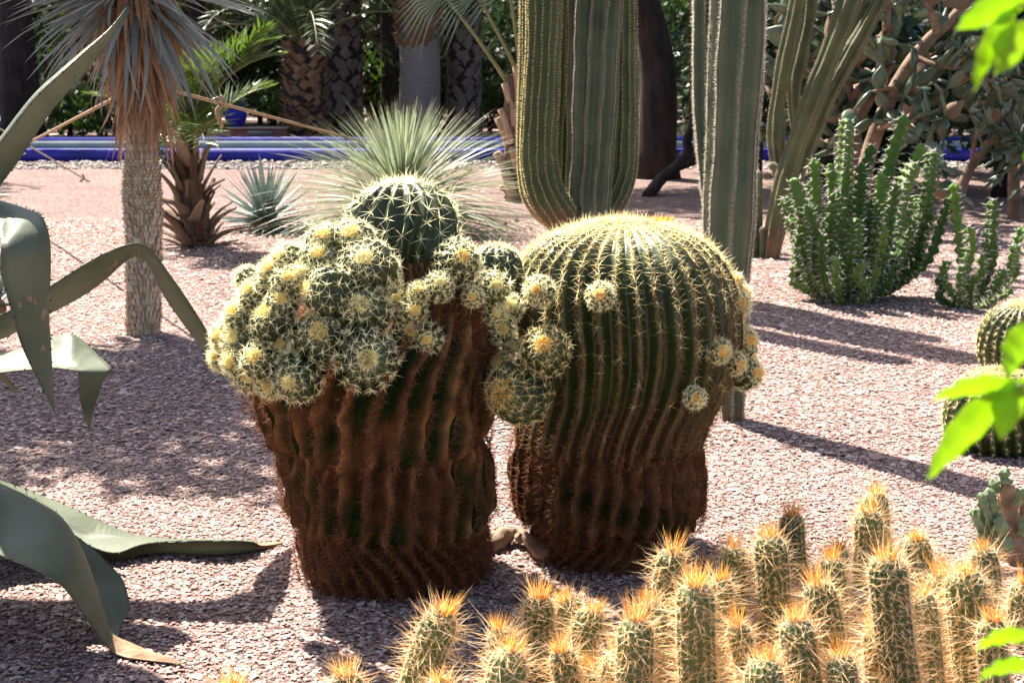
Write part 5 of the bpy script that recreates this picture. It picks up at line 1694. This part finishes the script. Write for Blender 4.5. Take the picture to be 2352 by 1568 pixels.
go = np.random.default_rng(151)
f1 = G(1975, 535)
opuntia(f1, [([f1, AT(1990, 380, f1[1]), AT(2030, 260, f1[1]), AT(2075, 170, f1[1]), AT(2130, 95, f1[1] + .1), AT(2200, 30, f1[1] + .2), AT(2290, -90, f1[1] + .3)], 0.085, 0.045),
             ([AT(2100, 130, f1[1]), AT(2150, 150, f1[1] - .2), AT(2220, 160, f1[1] - .3), AT(2300, 200, f1[1] - .3)], 0.03, 0.015),
             ([AT(2150, 75, f1[1]), AT(2140, 30, f1[1] - .2), AT(2110, -20, f1[1] - .2), AT(2060, -80, f1[1])], 0.035, 0.02),
             ([AT(2010, 300, f1[1]), AT(2060, 280, f1[1] - .3), AT(2120, 275, f1[1] - .4), AT(2170, 270, f1[1] - .4)], 0.028, 0.012)], 230, 'tree like prickly pear on a bare tan limb leaning over the thorny bush', go, droop=0.12, narrow=False)
f2 = G(2195, 512)
opuntia(f2, [([f2, AT(2215, 415, f2[1]), AT(2255, 350, f2[1]), AT(2305, 290, f2[1]), AT(2360, 225, f2[1]), AT(2420, 120, f2[1])], 0.06, 0.03),
             ([AT(2230, 390, f2[1]), AT(2240, 320, f2[1] - .3), AT(2270, 240, f2[1] - .3), AT(2260, 150, f2[1] - .2)], 0.025, 0.012),
             ([AT(2270, 330, f2[1]), AT(2330, 320, f2[1] - .3), AT(2360, 350, f2[1] - .4)], 0.022, 0.012)], 250, 'sprawling prickly pear with slim pads and a reddish leaning stem', go, lmin=0.12, lmax=0.24, narrow=True, droop=0.1)
f3 = G(1955, 500)
opuntia(f3, [([f3, AT(1950, 420, f3[1]), AT(1955, 330, f3[1]), AT(1945, 240, f3[1]), AT(1930, 130, f3[1]), AT(1925, 0, f3[1])], 0.15, 0.07),
             ([AT(1950, 300, f3[1]), AT(2000, 220, f3[1]), AT(2030, 120, f3[1]), AT(2040, 0, f3[1])], 0.07, 0.04),
             ([AT(1945, 280, f3[1]), AT(1890, 200, f3[1]), AT(1850, 120, f3[1]), AT(1830, 20, f3[1])], 0.06, 0.035)], 260, 'old prickly pear tree with a thick reddish trunk and browning pads', go, lmin=0.2, lmax=0.36, old=0.28)
f4 = G(2330, 505)
opuntia(f4, [([f4, AT(2330, 400, f4[1]), AT(2340, 300, f4[1]), AT(2330, 150, f4[1]), AT(2320, 0, f4[1])], 0.07, 0.04), ([AT(2335, 350, f4[1]), AT(2280, 280, f4[1] + .2), AT(2230, 180, f4[1] + .3), AT(2180, 60, f4[1] + .4)], 0.045, 0.025)], 250, 'dense dark prickly pear thicket behind the sprawling one', go, lmin=0.16, lmax=0.3, narrow=False)


# ================================================================ ropes
def rope(a, c, sag, lab, knots=()):
    mid = (np.asarray(a) + np.asarray(c)) / 2 + np.array([0, 0, -sag])
    t_ = thing('guy_rope', lab, 'rope', c)
    C = bez(a, mid, c, 40)
    part('cord', *tube(C, 0.012, 7), M['rope'], t_, smooth=True)
    for u in knots:
        p = C[int(u * 39)]
        q = crom(np.array([p + [0, -.02, .05], p + [.03, -.02, 0], p + [-.02, -.02, -.05], p + [.01, -.02, -.16]]), 12)
        part('knot', *tube(q, 0.016, 6), M['rope'], t_, smooth=True)


rope(AT(330, 190, 8.42), G(1080, 392), 0.0, 'taut rope running from the yucca past the blue pot to the ground', knots=(0.12, 1.0))
rope(AT(320, 196, 8.36), G(-95, 412), 0.0, 'taut rope running down from the yucca behind the agave leaf', knots=(1.0,))
rope(AT(-110, 232, 20.6), G(206, 418), 0.0, 'slack rope end pegged to the gravel near the basin', knots=(0.97,))

# ================================================================ single pebbles on the gravel
gq = np.random.default_rng(161)
for k, (px, py, rp) in enumerate([(738, 1461, 12), (622, 1333, 12), (1150, 1302, 9), (345, 1450, 9), (600, 1080, 8), (2000, 900, 7), (1920, 860, 7), (690, 1470, 9)]):
    b = G(px, py)
    r = rp * SC(py, b[1])
    a = np.linspace(0, 2 * np.pi, 13)[:-1]
    V = [[b[0], b[1], r * .62]]
    for zf, rf in ((0.52, .6), (0.25, .95), (0.0, 1.0), (-.2, .8)):
        for q in a:
            V.append([b[0] + r * rf * math.cos(q) * 1.25, b[1] + r * rf * math.sin(q), r * zf + r * .2])
    V = np.array(V)
    V = V + r * 0.08 * np.stack([nz(V, 2 / r, gq)] * 3, -1)
    F4 = [[1 + i * 12 + j, 1 + i * 12 + (j + 1) % 12, 1 + (i + 1) * 12 + (j + 1) % 12, 1 + (i + 1) * 12 + j] for i in range(3) for j in range(12)]
    F3 = [[0, 1 + j, 1 + (j + 1) % 12] for j in range(12)]
    o = part('pebble', V, [np.array(F4), np.array(F3)], M['pebble'], None, smooth=True)
    tags(o, 'smooth round grey pebble lying loose on the pink gravel', 'pebble', 'loose pebbles on the gravel')


# ================================================================ leafy shrub close to the camera
def near_shrub():
    g = np.random.default_rng(171)
    Y = 0.98
    sx = 0.435
    t_ = thing('leafy_shrub', 'bright green leafy shrub twigs hanging in out of focus close by', 'shrub', (sx, Y, 0))
    part('stem', *tube(crom(np.array([[sx, Y, -.02], [sx + .01, Y, .6], [sx - .01, Y + .01, 1.2], [sx, Y, 1.75], [sx - .02, Y, 2.0]]), 30), np.linspace(.012, .005, 30), 8), M['rachis'], t_, smooth=True)
    LV = [(2372, -6, 2196, 66, 34, .0), (2338, 2, 2236, 212, 27, .02), (2376, 50, 2286, 168, 40, -.03), (2386, 740, 2312, 872, 40, .0), (2340, 884, 2140, 918, 27, .02), (2330, 892, 2128, 1102, 44, .0), (2362, 868, 2296, 1010, 42, -.03),
          (2372, 1462, 2240, 1492, 24, .0), (2380, 1532, 2244, 1562, 28, .02), (2420, 300, 2376, 420, 34, .0), (2420, 600, 2370, 560, 30, 0), (2430, 1180, 2380, 1260, 34, 0)]
    for (x0, y0, x1, y1, hw, tilt) in LV:
        a, c = AT(x0, y0, Y), AT(x1, y1, Y - 0.03)
        d = c - a
        L = np.linalg.norm(d)
        d = d / L
        w = hw * SC(y0, Y)
        sd = nrm(np.cross(d, [0, 1.0, 0.25 + tilt * 5]))
        nn = np.cross(sd, d)
        u = np.linspace(0, 1, 13)
        ww = w * np.sin(np.pi * u ** 0.75) ** 0.85
        ww[0] = ww[-1] = 0.0006
        V = []
        for i in range(13):
            p = a + d * L * u[i] + nn * 0.006 * math.sin(math.pi * u[i])
            for f in (-1, -.5, 0, .5, 1):
                V.append(p + sd * ww[i] * f + nn * (abs(f) * ww[i] * 0.22 + 0.0015 * math.sin(i * 2.1 + f)))
        i, j = np.meshgrid(np.arange(12), np.arange(4), indexing='ij')
        F = np.stack([i * 5 + j, i * 5 + j + 1, (i + 1) * 5 + j + 1, (i + 1) * 5 + j], -1).reshape(-1, 4)
        lf = part('leaf', np.array(V), F, M['leaf_bright'], t_, smooth=True)
        zs = min(max(a[2] - .02, 0.02), 1.9)
        part('petiole', *tube(bez([sx, Y, zs], [(sx + a[0]) / 2, Y, (a[2] + zs) / 2 + .01], a + d * .004, 7), 0.0014, 5), M['rachis'], lf, smooth=True)


near_shrub()
